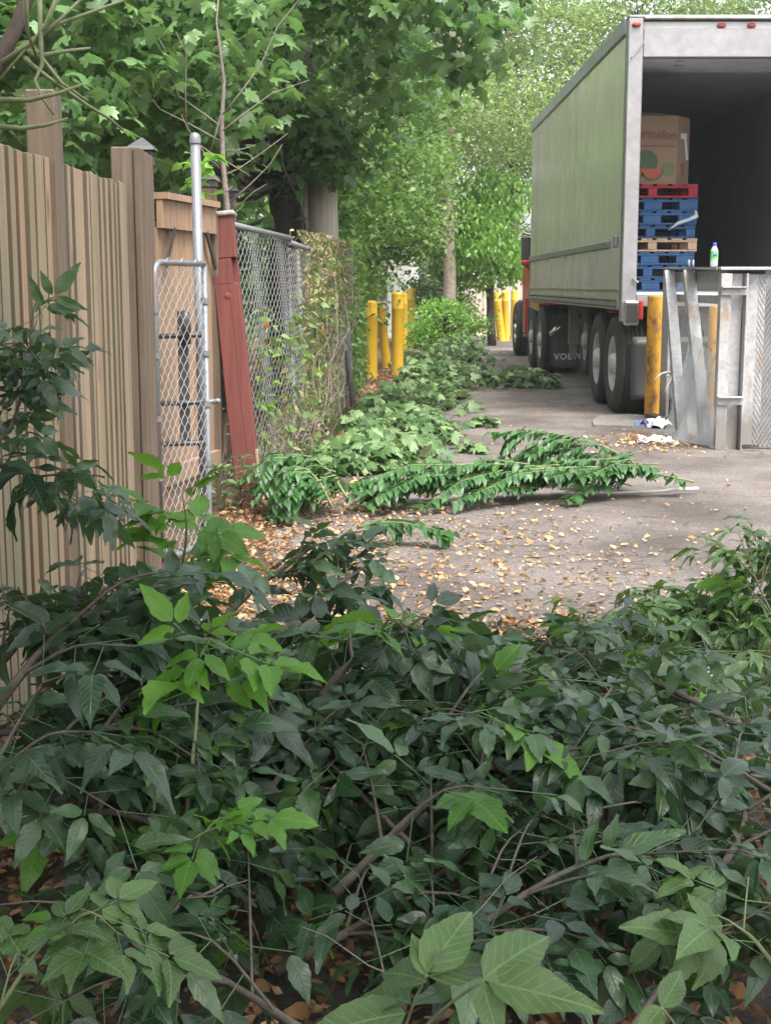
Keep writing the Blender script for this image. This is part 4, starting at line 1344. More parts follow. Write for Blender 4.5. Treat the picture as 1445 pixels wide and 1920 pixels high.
ypost(2.70, 14.02, 1.245, 0.083, 'rust streaked yellow pipe post between the trailer corner and the cage')
ypost(3.22, 13.6, 1.15, 0.083, 'yellow pipe post seen through the side mesh of the cage')

# bottle standing on the cage rail
bq = Vector((W(1337, 500, FY + .0).x, FY - .005, HT + 0.0135))
bt = thing('water_bottle', bq, 'small clear water bottle with green label and blue cap on cage rail', 'bottle')
M4 = Matrix.Translation(bq)
MB().lathe([(0, 0.002), (0.026, 0), (0.031, 0.008), (0.030, 0.03), (0.031, 0.06), (0.031, 0.125), (0.029, 0.135), (0.015, 0.165), (0.013, 0.172)], 20, M4).build('body', MT['pet'], bt)
MB().lathe([(0.0318, 0.058), (0.0318, 0.124)], 20, M4).build('label_band', MT['label_green'], bt)
MB().lathe([(0.0155, 0.165), (0.0155, 0.19), (0.013, 0.193), (0, 0.193)], 16, M4).build('cap', MT['cap_blue'], bt)
MB().prism([(0.018 * math.cos(t), 0.0095 * math.sin(t)) for t in np.linspace(0, 6.28, 16)[:-1]], 0.002, face_r(bq.x, bq.y - 0.0315, bq.z + 0.092)).build('label_logo', MT['cap_blue'], bt)

# ------------------------------------------------------------------ rubbish by the cage
def crumple(name, c, size, mat, label, cat, flat=0.5, seed=0):
    r = random.Random(seed)
    n = 7
    vs, fs = [], []
    for i in range(n):
        for j in range(n):
            vs.append((c[0] + (i / (n - 1) - .5) * size[0] + r.uniform(-.1, .1) * size[0], c[1] + (j / (n - 1) - .5) * size[1] + r.uniform(-.1, .1) * size[1], c[2] + 0.006 + r.random() ** 2 * flat * min(size)))
    for i in range(n - 1):
        for j in range(n - 1):
            q0 = i * n + j
            fs.append((q0, q0 + n, q0 + n + 1, q0 + 1))
    o_ = MB()._add(vs, fs).build(name, mat)
    m_ = o_.modifiers.new('thick', 'SOLIDIFY'); m_.thickness = 0.002
    return tag(o_, label, cat)


crumple('plastic_bag', (2.35, 11.95, 0.0), (0.34, 0.3), MT['paper'], 'crumpled white plastic bag lying below the plastic film', 'bag', 0.25, 1)
crumple('plastic_wrapper', (2.52, 13.4, 0.0), (0.22, 0.2), MT['wrap_blue'], 'crushed blue plastic wrapper at the foot of the cage', 'wrapper', 0.4, 2)
crumple('paper_scrap', (2.62, 13.25, 0.0), (0.2, 0.25), MT['paper'], 'crumpled white paper scrap beside the blue wrapper', 'paper', 0.5, 3)
crumple('red_wrapper', (2.6, 13.65, 0.0), (0.12, 0.1), MT['red_paint'], 'small red wrapper near the rusty yellow post', 'wrapper', 0.5, 4)
crumple('paper_sheet', (1.04, 4.45, 0.05), (0.14, 0.16), MT['paper'], 'bent white paper sheet lying among the narrow leaved cuttings', 'paper', 0.5, 5)
crumple('paper_cup', (-0.32, 2.62, 0.02), (0.05, 0.08), MT['paper'], 'dirty white paper scrap in the brown leaf litter', 'paper', 0.8, 6)
cs = MB()
ol = [(1.95, 13.35), (2.3, 13.25), (2.6, 13.5), (2.75, 14.1), (2.5, 14.5), (2.15, 14.35), (2.0, 13.8)]
cs.prism(ol, 0.022, Matrix.Translation((0.05, -0.05, 0.004)))
tag(cs.build('concrete_pad', MT['concrete'], None), 'broken low concrete pad at the foot of the rusty yellow post', 'concrete slab')
o = MB().beam((2.62, 13.75, 0.06), (2.78, 13.3, 0.05), 0.1, 0.07, (0, 0, 1), 0.004).build('rusty_channel', MT['chassis'])
tag(o, 'short brown rusty steel channel lying beside the concrete pad', 'steel bar')


# ------------------------------------------------------------------ trees and hedges
T_SMALL = [small_leaf(0.3, 0.25, -0.2), small_leaf(0.36, 0.1, -0.35), small_leaf(0.25, 0.4, -0.1)]
T_NARROW = [small_leaf(0.16, 0.3, -0.3), small_leaf(0.2, 0.2, -0.15)]
T_MAPLE = [maple_leaf(k, 1.0, 0.3 + 0.2 * k) for k in range(4)]


def tree(name, label, cat, trunk, radii, blobs, per, rc, leaf, temps, mat, bark='bark', group=None, nlimb=40, zlo=-0.7, zhi=0.1, singles=0, single_mat=None, limb_r=0.035, tilt=0.55):
    base = Vector(trunk[0])
    t = thing(name, (base.x, base.y, 0), label, cat, group)
    mb = MB()
    # irregular trunk path
    pts, rad = [], []
    for i in range(len(trunk) - 1):
        for k in range(4):
            s = k / 4
            pts.append(Vector(trunk[i]).lerp(Vector(trunk[i + 1]), s) + Vector((random.uniform(-1, 1), random.uniform(-1, 1), 0)) * radii[i] * .12)
            rad.append((radii[i] + (radii[i + 1] - radii[i]) * s) * random.uniform(.93, 1.08))
    pts.append(Vector(trunk[-1])); rad.append(radii[-1])
    mb.tube(pts, rad, 12)
    P, Fw, N, T, Cn = leaf_clumps(blobs, per, rc, zlo, zhi, tilt)
    keep = P[:, 2] > 0.03
    P, Fw, N, T = P[keep], Fw[keep], N[keep], T[keep]
    sel = Cn[rng.permutation(len(Cn))[:nlimb]]
    limbs(mb, pts[len(pts) // 3:], sel, limb_r, 0.004)
    mb.build('trunk', MT[bark], t)
    sc = leaf * rng.uniform(0.65, 1.25, len(P))
    if singles:
        dist = np.linalg.norm(P - np.array([0, 0, CAM_H]), axis=1)
        # in front of the lens
        u = P[:, 0] / P[:, 1]
        w = (P[:, 2] - CAM_H) / P[:, 1]
        vis = (P[:, 1] > 1) & (np.abs(u) < 0.29) & (w < 0.22)
        dist[~vis] = 1e6
        order = np.argsort(dist)
        near, rest = order[:singles], order[singles:]
        mes = [np_mesh('maple_leaf_%d' % k, tm[0], tm[1], tm[2]) for k, tm in enumerate(temps)]
        for me in mes:
            me.materials.append(MT[single_mat])
        Rm = frames(Fw[near], N[near])
        for k, i in enumerate(near):
            o = bpy.data.objects.new('leaf', mes[k % len(mes)])
            M4 = Matrix(Rm[k].tolist()).to_4x4()
            o.matrix_world = Matrix.Translation(Vector(P[i]) - Vector((base.x, base.y, 0))) @ M4 @ Matrix.Scale(sc[i], 4)
            o.parent = t
            COL.objects.link(o)
        P, Fw, N, T, sc = P[rest], Fw[rest], N[rest], T[rest], sc[rest]
    o = add('crown', cloud_mesh('crown', temps, P, Fw, N, sc, T), t, MT[mat])
    o['kind'] = 'stuff'
    return t


# big maple over the yard fence
tree('maple_tree', 'big dark trunked maple with broad leaves overhanging the wooden fence', 'tree',
     [(-1.12, 15.6, 0), (-1.1, 15.6, 1.8), (-1.08, 15.5, 2.7), (-0.9, 15.3, 3.6), (-1.3, 14.6, 5.6), (-1.6, 14.2, 8)], [0.22, 0.18, 0.16, 0.19, 0.15, 0.06],
     [((-2.4, 10.4, 3.1), (1.5, 1.6, 1.0), 110), ((-1.7, 11.6, 3.3), (0.8, 1.6, 0.9), 60), ((-3.2, 12.5, 2.6), (1.6, 2.5, 1.5), 110), ((-1.9, 12.8, 5.2), (2.4, 3.0, 1.5), 70),
      ((-3.8, 14.5, 4.5), (2.4, 2.5, 2.6), 120), ((-1.2, 12.6, 4.05), (1.0, 1.2, 0.6), 42), ((-0.35, 14, 3.55), (0.75, 1.4, 0.75), 32), ((-0.1, 14.5, 5.4), (1.3, 2.0, 1.0), 30), ((-0.6, 15.0, 2.75), (0.35, 0.35, 0.3), 22), ((-2.6, 9.0, 2.75), (0.7, 0.8, 0.6), 35)],
     25, 0.25, 0.135, T_MAPLE, 'maple', singles=290, single_mat='maple_obj', nlimb=70, zlo=-0.85, zhi=-0.1)
# second stem behind the capped posts
tree('yard_tree', 'slender dark trunk tree behind the black capped posts', 'tree', [(-1.75, 15.0, 0), (-1.7, 15, 2.5), (-1.5, 15, 5)], [0.16, 0.13, 0.08],
     [((-2.8, 17, 2.4), (2.2, 2, 1.8), 110), ((-5.2, 17, 3.0), (2.5, 2, 2.6), 90)], 20, 0.3, 0.15, T_MAPLE, 'maple')
# hanging maple bough over the lane
tree('maple_bough', 'dark drooping maple bough hanging over the middle of the lane', 'tree', [(-1.9, 14.4, 0), (-1.7, 14.2, 2.4), (-1.1, 13.5, 4.3), (0.1, 12.3, 4.5), (0.7, 12, 3.85)], [0.1, 0.09, 0.06, 0.03, 0.01],
     [((0.35, 12.1, 3.72), (0.6, 0.7, 0.36), 18), ((-0.25, 12.4, 4.0), (0.6, 0.8, 0.4), 15), ((0.75, 12.2, 3.35), (0.16, 0.3, 0.28), 7), ((1.2, 12.6, 4.2), (0.6, 0.8, 0.3), 9)], 15, 0.16, 0.15, T_MAPLE, 'maple', nlimb=30, zlo=-0.95, zhi=-0.4, limb_r=0.015)
# line of trees along the left of the lane
tree('lane_tree', 'leafy green tree crowding the fence behind the grey weathered pole', 'tree', [(-0.9, 18.5, 0), (-0.7, 18.5, 2.6), (-0.3, 18.7, 5.2)], [0.14, 0.11, 0.06],
     [((-0.55, 18.4, 2.7), (0.75, 1.5, 0.75), 85), ((-0.2, 19.5, 3.9), (1.1, 1.6, 0.9), 90), ((-0.6, 20, 5.6), (1.8, 2, 1.3), 90), ((-0.95, 17.3, 1.5), (0.25, 1.1, 0.8), 40)], 46, 0.25, 0.1, T_SMALL, 'mid')
tree('lane_shrub', 'dense dark green shrub hanging over the yellow bollards', 'shrub', [(-0.55, 22.6, 0), (-0.35, 22.8, 1.5), (0.2, 23, 3)], [0.08, 0.07, 0.03],
     [((0.0, 22.9, 2.3), (0.75, 1.1, 0.6), 75), ((0.35, 23.4, 3.2), (0.8, 1.2, 0.7), 60), ((-0.5, 22.0, 1.3), (0.3, 0.9, 0.8), 40)], 46, 0.24, 0.1, T_SMALL, 'mid')
tree('pale_trunk_tree', 'tree with pale bare trunk section among small leaves', 'tree', [(1.4, 30.5, 0), (1.35, 30.5, 3.2), (1.4, 30.5, 6)], [0.14, 0.12, 0.08],
     [((0.6, 30, 5.0), (1.5, 1.5, 1.2), 110), ((2.3, 31.5, 5.0), (1.4, 1.5, 1.1), 90), ((0.4, 29, 3.2), (0.75, 1.2, 1.1), 70), ((1.0, 31.5, 8), (3, 2, 1.8), 100)], 60, 0.33, 0.1, T_SMALL, 'far', bark='pale_bark')
tree('vine_thicket', 'bright green vine thicket cascading beside the lane end', 'vine', [(2.4, 31.5, 0), (2.3, 31.4, 2), (2.2, 31.4, 3.3)], [0.1, 0.08, 0.04],
     [((2.2, 31.0, 2.2), (0.75, 0.7, 0.85), 75), ((1.5, 31.2, 2.7), (0.6, 0.7, 0.9), 50), ((2.75, 31.3, 1.9), (0.4, 0.6, 0.4), 24), ((2.5, 31.5, 3.3), (0.7, 0.7, 0.6), 40)], 52, 0.2, 0.12, T_SMALL, 'vine', zlo=-1, zhi=-0.5)
tree('dark_shrub', 'dark shadowed shrub growing under the bright vine thicket', 'shrub', [(1.3, 31.8, 0), (1.4, 31.8, 1.2)], [0.07, 0.03], [((1.25, 32.2, 1.2), (0.7, 0.8, 1.1), 70)], 55, 0.2, 0.1, T_SMALL, 'mid')
tree('low_shrub', 'low pale yellow green shrub at the end of the cuttings', 'shrub', [(1.1, 27.5, 0), (1.15, 27.5, 0.6)], [0.05, 0.02], [((1.2, 27.6, 0.55), (0.75, 0.9, 0.5), 70)], 50, 0.16, 0.09, T_SMALL, 'vine', tilt=.7)
# trees closing the view
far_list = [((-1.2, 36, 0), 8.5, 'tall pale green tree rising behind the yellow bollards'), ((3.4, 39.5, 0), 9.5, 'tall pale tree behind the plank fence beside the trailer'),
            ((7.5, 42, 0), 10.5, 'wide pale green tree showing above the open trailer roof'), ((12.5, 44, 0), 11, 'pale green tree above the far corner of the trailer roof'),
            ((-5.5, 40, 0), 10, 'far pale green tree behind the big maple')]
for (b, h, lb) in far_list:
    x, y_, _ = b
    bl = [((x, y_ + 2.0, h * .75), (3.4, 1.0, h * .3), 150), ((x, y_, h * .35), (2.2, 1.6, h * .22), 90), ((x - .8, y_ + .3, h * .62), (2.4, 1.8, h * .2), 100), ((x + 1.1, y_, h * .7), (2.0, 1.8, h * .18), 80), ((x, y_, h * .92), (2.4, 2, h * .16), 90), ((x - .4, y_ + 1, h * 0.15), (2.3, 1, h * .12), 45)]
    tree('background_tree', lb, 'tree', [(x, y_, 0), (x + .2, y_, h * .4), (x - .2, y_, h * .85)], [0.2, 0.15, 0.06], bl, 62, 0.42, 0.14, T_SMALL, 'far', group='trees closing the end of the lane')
# trees on the neighbour's side, reflected in the trailer's flank
tree('side_tree', 'tall leafy tree behind the vine covered chain link fence', 'tree', [(-3.2, 20, 0), (-3.3, 20, 2.5), (-3.6, 20, 4.6)], [0.22, 0.18, 0.08],
     [((-3.8, 20, 3.9), (1.8, 3.2, 1.3), 90), ((-3.2, 20, 2.6), (1.8, 3, 2.0), 90), ((-3.4, 26, 3.6), (1.8, 3, 1.4), 90), ((-2.4, 26, 1.8), (1.6, 3, 1.6), 80)], 40, 0.4, 0.14, T_SMALL, 'mid')

# tree whose crown shades the heap; one of its limbs crosses the upper left corner
bt_ = thing('boxelder_tree', (-2.6, 1.4, 0), 'boxelder limb with green shoots crossing above the wooden fence', 'tree')
mb = MB()
mb.tube([(-2.6, 1.4, 0), (-2.55, 1.5, 1.2), (-2.4, 1.7, 2.4), (-2.1, 1.6, 3.6), (-1.6, 1.2, 4.6)], [0.2, 0.17, 0.14, 0.11, 0.07], 12)
lim = [Vector((-2.5, 1.6, 1.5)), Vector((-1.9, 2.6, 1.62)), W(-60, 210, 3.5), W(0, 112, 3.6), W(28, 58, 3.65), W(62, -30, 3.7), W(120, -260, 3.8)]
mb.tube(lim, [0.07, 0.045, 0.024, 0.021, 0.019, 0.017, 0.012], 10)
mb.build('trunk', MT['bark'], bt_)
gs = [[(0, 135, 3.6), (45, 85, 3.62), (110, 45, 3.64), (230, 2, 3.7), (330, -50, 3.8)], [(0, 120, 3.58), (60, 80, 3.6), (115, 35, 3.62), (160, -10, 3.66)], [(30, 98, 3.6), (90, 145, 3.6), (160, 195, 3.64), (205, 222, 3.68), (232, 245, 3.7)],
      [(30, 92, 3.6), (80, 110, 3.62), (115, 155, 3.6), (165, 190, 3.6)], [(0, 188, 3.4), (55, 188, 3.4), (110, 175, 3.42), (155, 158, 3.45)], [(0, 238, 3.3), (40, 241, 3.32), (85, 235, 3.34), (128, 222, 3.36)],
      [(75, -20, 3.62), (76, 60, 3.6), (80, 120, 3.6), (66, 150, 3.58), (78, 180, 3.56), (101, 214, 3.54)], [(35, 95, 3.6), (85, 103, 3.66), (130, 95, 3.7), (170, 90, 3.75)], [(110, -10, 3.6), (85, 50, 3.6), (55, 85, 3.6), (0, 150, 3.56)], [(48, -5, 3.5), (52, 60, 3.55), (70, 110, 3.6)]]
for path in gs:
    pp = [W(*p_) for p_ in path]
    MB().tube(pp, [0.0075 - 0.0045 * k / (len(pp) - 1) for k in range(len(pp))], 6).build('shoot', MT['green_stem'], bt_)
CB = [((-1.3, 1.0, 3.7), (1.8, 1.8, 0.8), 110), ((0.8, 1.0, 3.9), (1.8, 1.8, 0.7), 110), ((-1.4, 2.4, 4.0), (1.0, 0.7, 0.5), 25), ((0.3, -1.4, 3.8), (2.4, 1.6, 0.9), 130), ((2.3, 1.4, 4.0), (1.4, 2.2, 0.7), 90), ((1.2, -3.6, 4.2), (2.4, 1.4, 1.0), 90)]
P, Fw, N, T, Cn = leaf_clumps(CB, 31, 0.3, -0.8, 0)
o = add('crown', cloud_mesh('crown', T_SMALL, P, Fw, N, 0.13 * rng.uniform(.7, 1.2, len(P)), T), bt_, MT['mid'])
o['kind'] = 'stuff'
mb = MB()
limbs(mb, [(-2.1, 1.6, 3.6), (-1.6, 1.2, 4.6), (-2.4, 1.7, 2.9)], Cn[::5], 0.03, 0.005)
mb.build('limb', MT['bark'], bt_)

# weathered utility pole with conduit
wp = thing('weathered_pole', (-0.6, 15.6, 0), 'thick grey weathered wooden pole rising from the dry vines', 'pole')
q = W(607, 440, 15.35)
MB().tube([(q.x + .02, 15.35, 0), (q.x, 15.35, 1.5), (q.x - .02, 15.35, 2.5)], [0.185, 0.17, 0.165], 14).build('shaft', MT['grey_wood'], wp)
q = W(578, 430, 15.3)
wp2 = thing('thin_weathered_pole', (q.x, 15.3, 0), 'pair of thin grey weathered poles beside the thick wooden pole', 'pole')
MB().tube([(q.x, 15.3, 0), (q.x - .025, 15.3, 2.55)], 0.032, 8).build('shaft', MT['grey_wood'], wp2)
MB().tube([(q.x + .075, 15.3, 0), (q.x + .06, 15.3, 2.5)], 0.028, 8).build('shaft', MT['grey_wood'], wp2)
cdt = MB().tube([W(524, 268, 14.6), W(530, 310, 14.6), W(545, 345, 14.7), W(560, 375, 14.9), W(568, 392, 15.1), W(574, 440, 15.2)], 0.012, 6).build('cable', MT['galv'])
tag(cdt, 'pale grey cable curving down the dark maple trunk', 'cable')

# bare sapling
sp_ = thing('bare_sapling', (W(427, 420, 9.3).x, 9.3, 0), 'leafless reddish sapling with thin bare twigs behind the red timber', 'sapling')
stem = [(432, 900, 9.3), (429, 420, 9.3), (425, 380, 9.3), (418, 300, 9.3), (416, 230, 9.3), (420, 150, 9.3), (413, 95, 9.3), (406, 40, 9.32), (412, -30, 9.35)]
pp = [W(*p_) for p_ in stem]; pp[0].z = 0
MB().tube(pp, [0.022, 0.02, 0.019, 0.017, 0.015, 0.012, 0.010, 0.007, 0.004], 8).build('stem', MT['twig_grey'], sp_)
tw = [[(418, 240), (385, 215), (335, 180), (318, 130), (308, 90), (280, 40)], [(419, 268), (355, 232), (300, 205), (285, 185)], [(417, 320), (385, 290), (355, 245), (340, 215)], [(417, 300), (400, 290), (375, 272), (362, 255)], [(418, 215), (450, 175), (490, 120), (520, 50), (560, 0)], [(418, 245), (455, 215), (510, 175), (580, 150)],
      [(418, 330), (450, 315), (500, 280), (540, 250)], [(420, 282), (445, 282), (480, 272)], [(420, 300), (440, 312), (470, 330)], [(350, 240), (348, 170), (350, 100), (330, 60)], [(395, 285), (405, 250), (414, 215)], [(424, 360), (435, 350)], [(412, 340), (395, 330)], [(430, 380), (470, 345), (505, 310), (530, 270)], [(440, 395), (475, 360), (500, 345)]]
for k, path in enumerate(tw):
    pp = [W(u, v, 9.3 + 0.05 * math.sin(k + i)) for i, (u, v) in enumerate(path)]
    MB().tube(pp, [0.0065 - 0.0045 * i / (len(pp) - 1) for i in range(len(pp))], 5).build('twig', MT['twig_grey'], sp_)
# bright leafed sprig by the steel pole
P = np.array([W(random.gauss(375, 18), random.uniform(285, 365), 8.9 + random.uniform(-.15, .15)) for _ in range(46)])
sg = thing('leafy_sprig', (P[:, 0].mean(), 8.9, 0), 'bright yellow green leafy sprig beside the steel pole', 'sprig')
MB().tube([(P[:, 0].mean(), 8.9, 0), W(378, 400, 8.9), W(372, 290, 8.9)], [0.008, 0.006, 0.003], 5).build('stem', MT['green_stem'], sg)
add('foliage', cloud_mesh('foliage', T_SMALL, P, rand_dirs(len(P), -.4, .1), rand_up(len(P), .35), 0.1 * rng.uniform(.7, 1.3, len(P))), sg, MT['vine'])


# ------------------------------------------------------------------ vines on the chain link
def on_fence(n, ylo, yhi, zlo, zhi, thick=0.07):
    y_ = rng.uniform(ylo, yhi, n)
    xs = np.interp(y_, [8.72, 10.3, 15.3, 20], [-0.95, -0.70, -0.44, -0.36])
    return np.stack([xs + rng.normal(0.03, thick, n), y_, rng.uniform(zlo, zhi, n)], 1)


def vine(name, label, sets, temps, size, mat, stems, smat):
    t = thing(name, (-0.7, 11, 0), label, 'vine')
    P = np.concatenate([on_fence(*s) for s in sets])
    mb = MB()
    for k in range(stems):
        s = sets[k % len(sets)]
        a_ = on_fence(1, s[1], s[2], 0.0, 0.3, .04)[0]
        b_ = on_fence(1, s[1], s[2], s[3], s[4], .08)[0]
        mb.tube(wobble(a_, b_, 8, 0.12), 0.0035, 3, False)
    tag(mb.build('stems', MT[smat], t), kind='stuff')
    o_ = add('foliage', cloud_mesh('foliage', temps, P, rand_dirs(len(P), -.95, .1), rand_up(len(P), 1.1), size * rng.uniform(.5, 1.3, len(P))), t, MT[mat])
    o_['kind'] = 'stuff'


vine('dry_vine', 'dry brown tangled vine heaped over the top of the chain link fence', [(1600, 11.0, 14.8, 1.2, 1.8, 0.07), (700, 10.8, 13.6, 0.4, 1.4, 0.04), (300, 9.5, 12, 0.0, 0.6, .04)], T_NARROW, 0.06, 'dry_vine', 160, 'pale_bark')
vine('green_vine', 'green leafy vine climbing the lower chain link fence', [(650, 11.0, 13.7, 0.1, 1.35, 0.05), (420, 9.0, 11.5, 0.0, 1.2, .04), (800, 11.4, 14.8, 0.9, 1.75, 0.07)], T_SMALL, 0.075, 'fence_vine', 70, 'green_stem')
vine('ivy_vine', 'dark green creeper covering the fence behind the leaning pipe', [(1400, 16.3, 19.8, 0.1, 1.9, 0.04)], T_SMALL, 0.1, 'mid', 40, 'green_stem')
# weeds under the red timber
for (u, v, D, n, h, lb) in ((450, 950, 8.2, 60, 0.35, 'small grey green weed at the foot of the red timber'), (420, 960, 8.3, 50, 0.3, 'thin pale weed between gate and red timber'), (445, 860, 8.9, 90, 0.9, 'dark weed tangle between the cedar post and red timber')):
    q = W(u, v, D); q.z = 0
    t = thing('weed', q, lb, 'weed')
    P = np.array([[q.x + random.gauss(0, .05), q.y + random.gauss(0, .06), random.uniform(0.02, h)] for _ in range(n)])
    mb = MB()
    for k in range(6):
        mb.tube(wobble(q + Vector((random.gauss(0, .03), random.gauss(0, .03), 0)), Vector(P[k]) + Vector((0, 0, h * .3)), 4, .1), 0.003, 4, False)
    tag(mb.build('stems', MT['twig'], t), kind='stuff')
    o_ = add('foliage', cloud_mesh('foliage', T_NARROW, P, rand_dirs(n, -.3, .6), rand_up(n, .7), 0.07 * rng.uniform(.6, 1.3, n)), t, MT['weed'])
    o_['kind'] = 'stuff'

# ------------------------------------------------------------------ cut maple branches along the fence
ML = [np_mesh('cut_maple_leaf_%d' % k, *[x for x in maple_leaf(40 + k, 1.0, 0.5 + .25 * k)][:3]) for k in range(5)]
for me in ML:
    me.materials.append(MT['maple_cut'])
T_MCUT = [maple_leaf(60 + k, 1.0, 0.6 + .3 * k) for k in range(4)]


def maple_cutting(p, q, n, width, h, label, singles=70, size=0.12, group='cut maple branches heaped along the fence', tint=(0.0, 0.95)):
    p, q = Vector(p), Vector(q)
    n, h = int(n * 1.25), h * random.uniform(.55, .95)
    t = thing('maple_cutting', p, label, 'cut branch', group)
    mb = MB()
    st_ = wobble(p + up * .05, q + up * .08, 6, .06, -h * .3)
    mb.tube(st_, [0.018 - 0.013 * k / 6 for k in range(7)], 7)
    P = []
    L = (q - p).length
    d = (q - p).normalized()
    s = Vector((d.y, -d.x, 0))
    for i in range(n):
        tt = random.random()
        w = width * (0.35 + 0.65 * math.sin(math.pi * min(1, tt * 1.1)))
        a_ = random.gauss(0, .5) * w
        c_ = p.lerp(q, tt) + s * a_
        c_.z = 0.03 + h * random.random() ** .7 * max(0.15, 1 - (a_ / (w * 1.3)) ** 2) * (0.5 + 0.5 * math.sin(math.pi * (0.1 + .8 * tt)))
        P.append(c_)
        if i % 9 == 0:
            k0 = min(5, int(tt * 6))
            mb.tube(wobble(st_[k0], c_, 3, .08), [.006, .005, .004, .003], 4, False)
    mb.build('stem', MT['twig'], t)
    P = np.array(P)
    Fw = rand_dirs(n, -.6, .15)
    Fw[:, :2] += np.array([d.x, d.y]) * .4
    Fw[:, 1] -= 0.25
    N = rand_up(n, .6)
    N[:, 1] -= 0.35
    sc = size * rng.uniform(.6, 1.25, n)
    sel = np.argsort(-(P[:, 2] - 0.15 * P[:, 1]))[:singles]
    m_ = np.ones(n, bool); m_[sel] = False
    Rm = frames(Fw[sel], N[sel])
    for k, i in enumerate(sel):
        o_ = bpy.data.objects.new('leaf', ML[k % 5])
        o_.matrix_world = Matrix.Translation(Vector(P[i]) - p) @ Matrix(Rm[k].tolist()).to_4x4() @ Matrix.Scale(sc[i], 4)
        o_.parent = t
        COL.objects.link(o_)
    o_ = add('foliage', cloud_mesh('foliage', T_MCUT, P[m_], Fw[m_], N[m_], sc[m_], rng.uniform(*tint, m_.sum())), t, MT['maple_cut_attr'])
    o_['kind'] = 'stuff'
    return t


maple_cutting((-0.35, 9.9, 0), (0.35, 11.0, 0), 210, 0.45, 0.34, 'wilting pale green maple cutting beside the bushy cutting near the red timber')
maple_cutting((-0.5, 10.4, 0), (0.1, 10.0, 0), 190, 0.45, 0.40, 'wilting pale green maple cutting against the foot of the dry vine fence')
maple_cutting((-0.25, 11.3, 0), (0.6, 12.1, 0), 200, 0.5, 0.36, 'wilting pale green maple cutting next to the tiny maple twig on the asphalt')
maple_cutting((-0.3, 12.4, 0), (0.45, 13.6, 0), 200, 0.5, 0.38, 'wilting pale green maple cutting beside the foot of the leaning pipe')
maple_cutting((-0.15, 14.0, 0), (0.75, 15.4, 0), 200, 0.55, 0.42, 'wilting pale green maple cutting between leaning pipe and clean yellow bollard')
maple_cutting((0.1, 15.9, 0), (0.9, 16.8, 0), 190, 0.5, 0.36, 'wilting pale green maple cutting in front of the clean yellow bollard')
maple_cutting((0.25, 17.5, 0), (1.15, 18.6, 0), 200, 0.5, 0.45, 'wilting pale green maple cutting beside the slim yellow bollards')
maple_cutting((0.3, 19.5, 0), (1.2, 20.3, 0), 190, 0.7, 0.5, 'wilting pale green maple cutting in front of the dark lane shrub', 40)
maple_cutting((0.5, 22.0, 0), (1.4, 23.5, 0), 220, 0.8, 0.6, 'wilting pale green maple cutting between the slim bollards and the low shrub', 30)
maple_cutting((0.9, 25.0, 0), (1.7, 25.8, 0), 200, 0.8, 0.7, 'wilting pale green maple cutting just in front of the low pale shrub', 20)
maple_cutting((1.3, 18.7, 0), (2.25, 18.2, 0), 130, 0.45, 0.36, 'dark maple cutting reaching across the lane to the truck wheels', 60, tint=(0, .4))
maple_cutting((0.82, 13.3, 0), (1.08, 13.2, 0), 16, 0.2, 0.14, 'small maple twig lying alone on the asphalt near the heap', 10, tint=(0, .4), group='stray maple twigs')
maple_cutting((0.6, 11.2, 0), (0.78, 11.15, 0), 12, 0.16, 0.12, 'tiny maple twig on the asphalt at the edge of the heap', 8, tint=(0, .4), group='stray maple twigs')

# ------------------------------------------------------------------ sprays of small glossy leaves across the lane
T_SPRAY = [leaflet(1.0, 0.26, 0.0, 0.3, -0.3, 4, k) for k in range(3)]


SPM = []
for k, tm in enumerate(T_SPRAY):
    me = np_mesh('spray_leaf_%d' % k, *tm)
    me.materials.append(MT['locust_obj'])
    SPM.append(me)


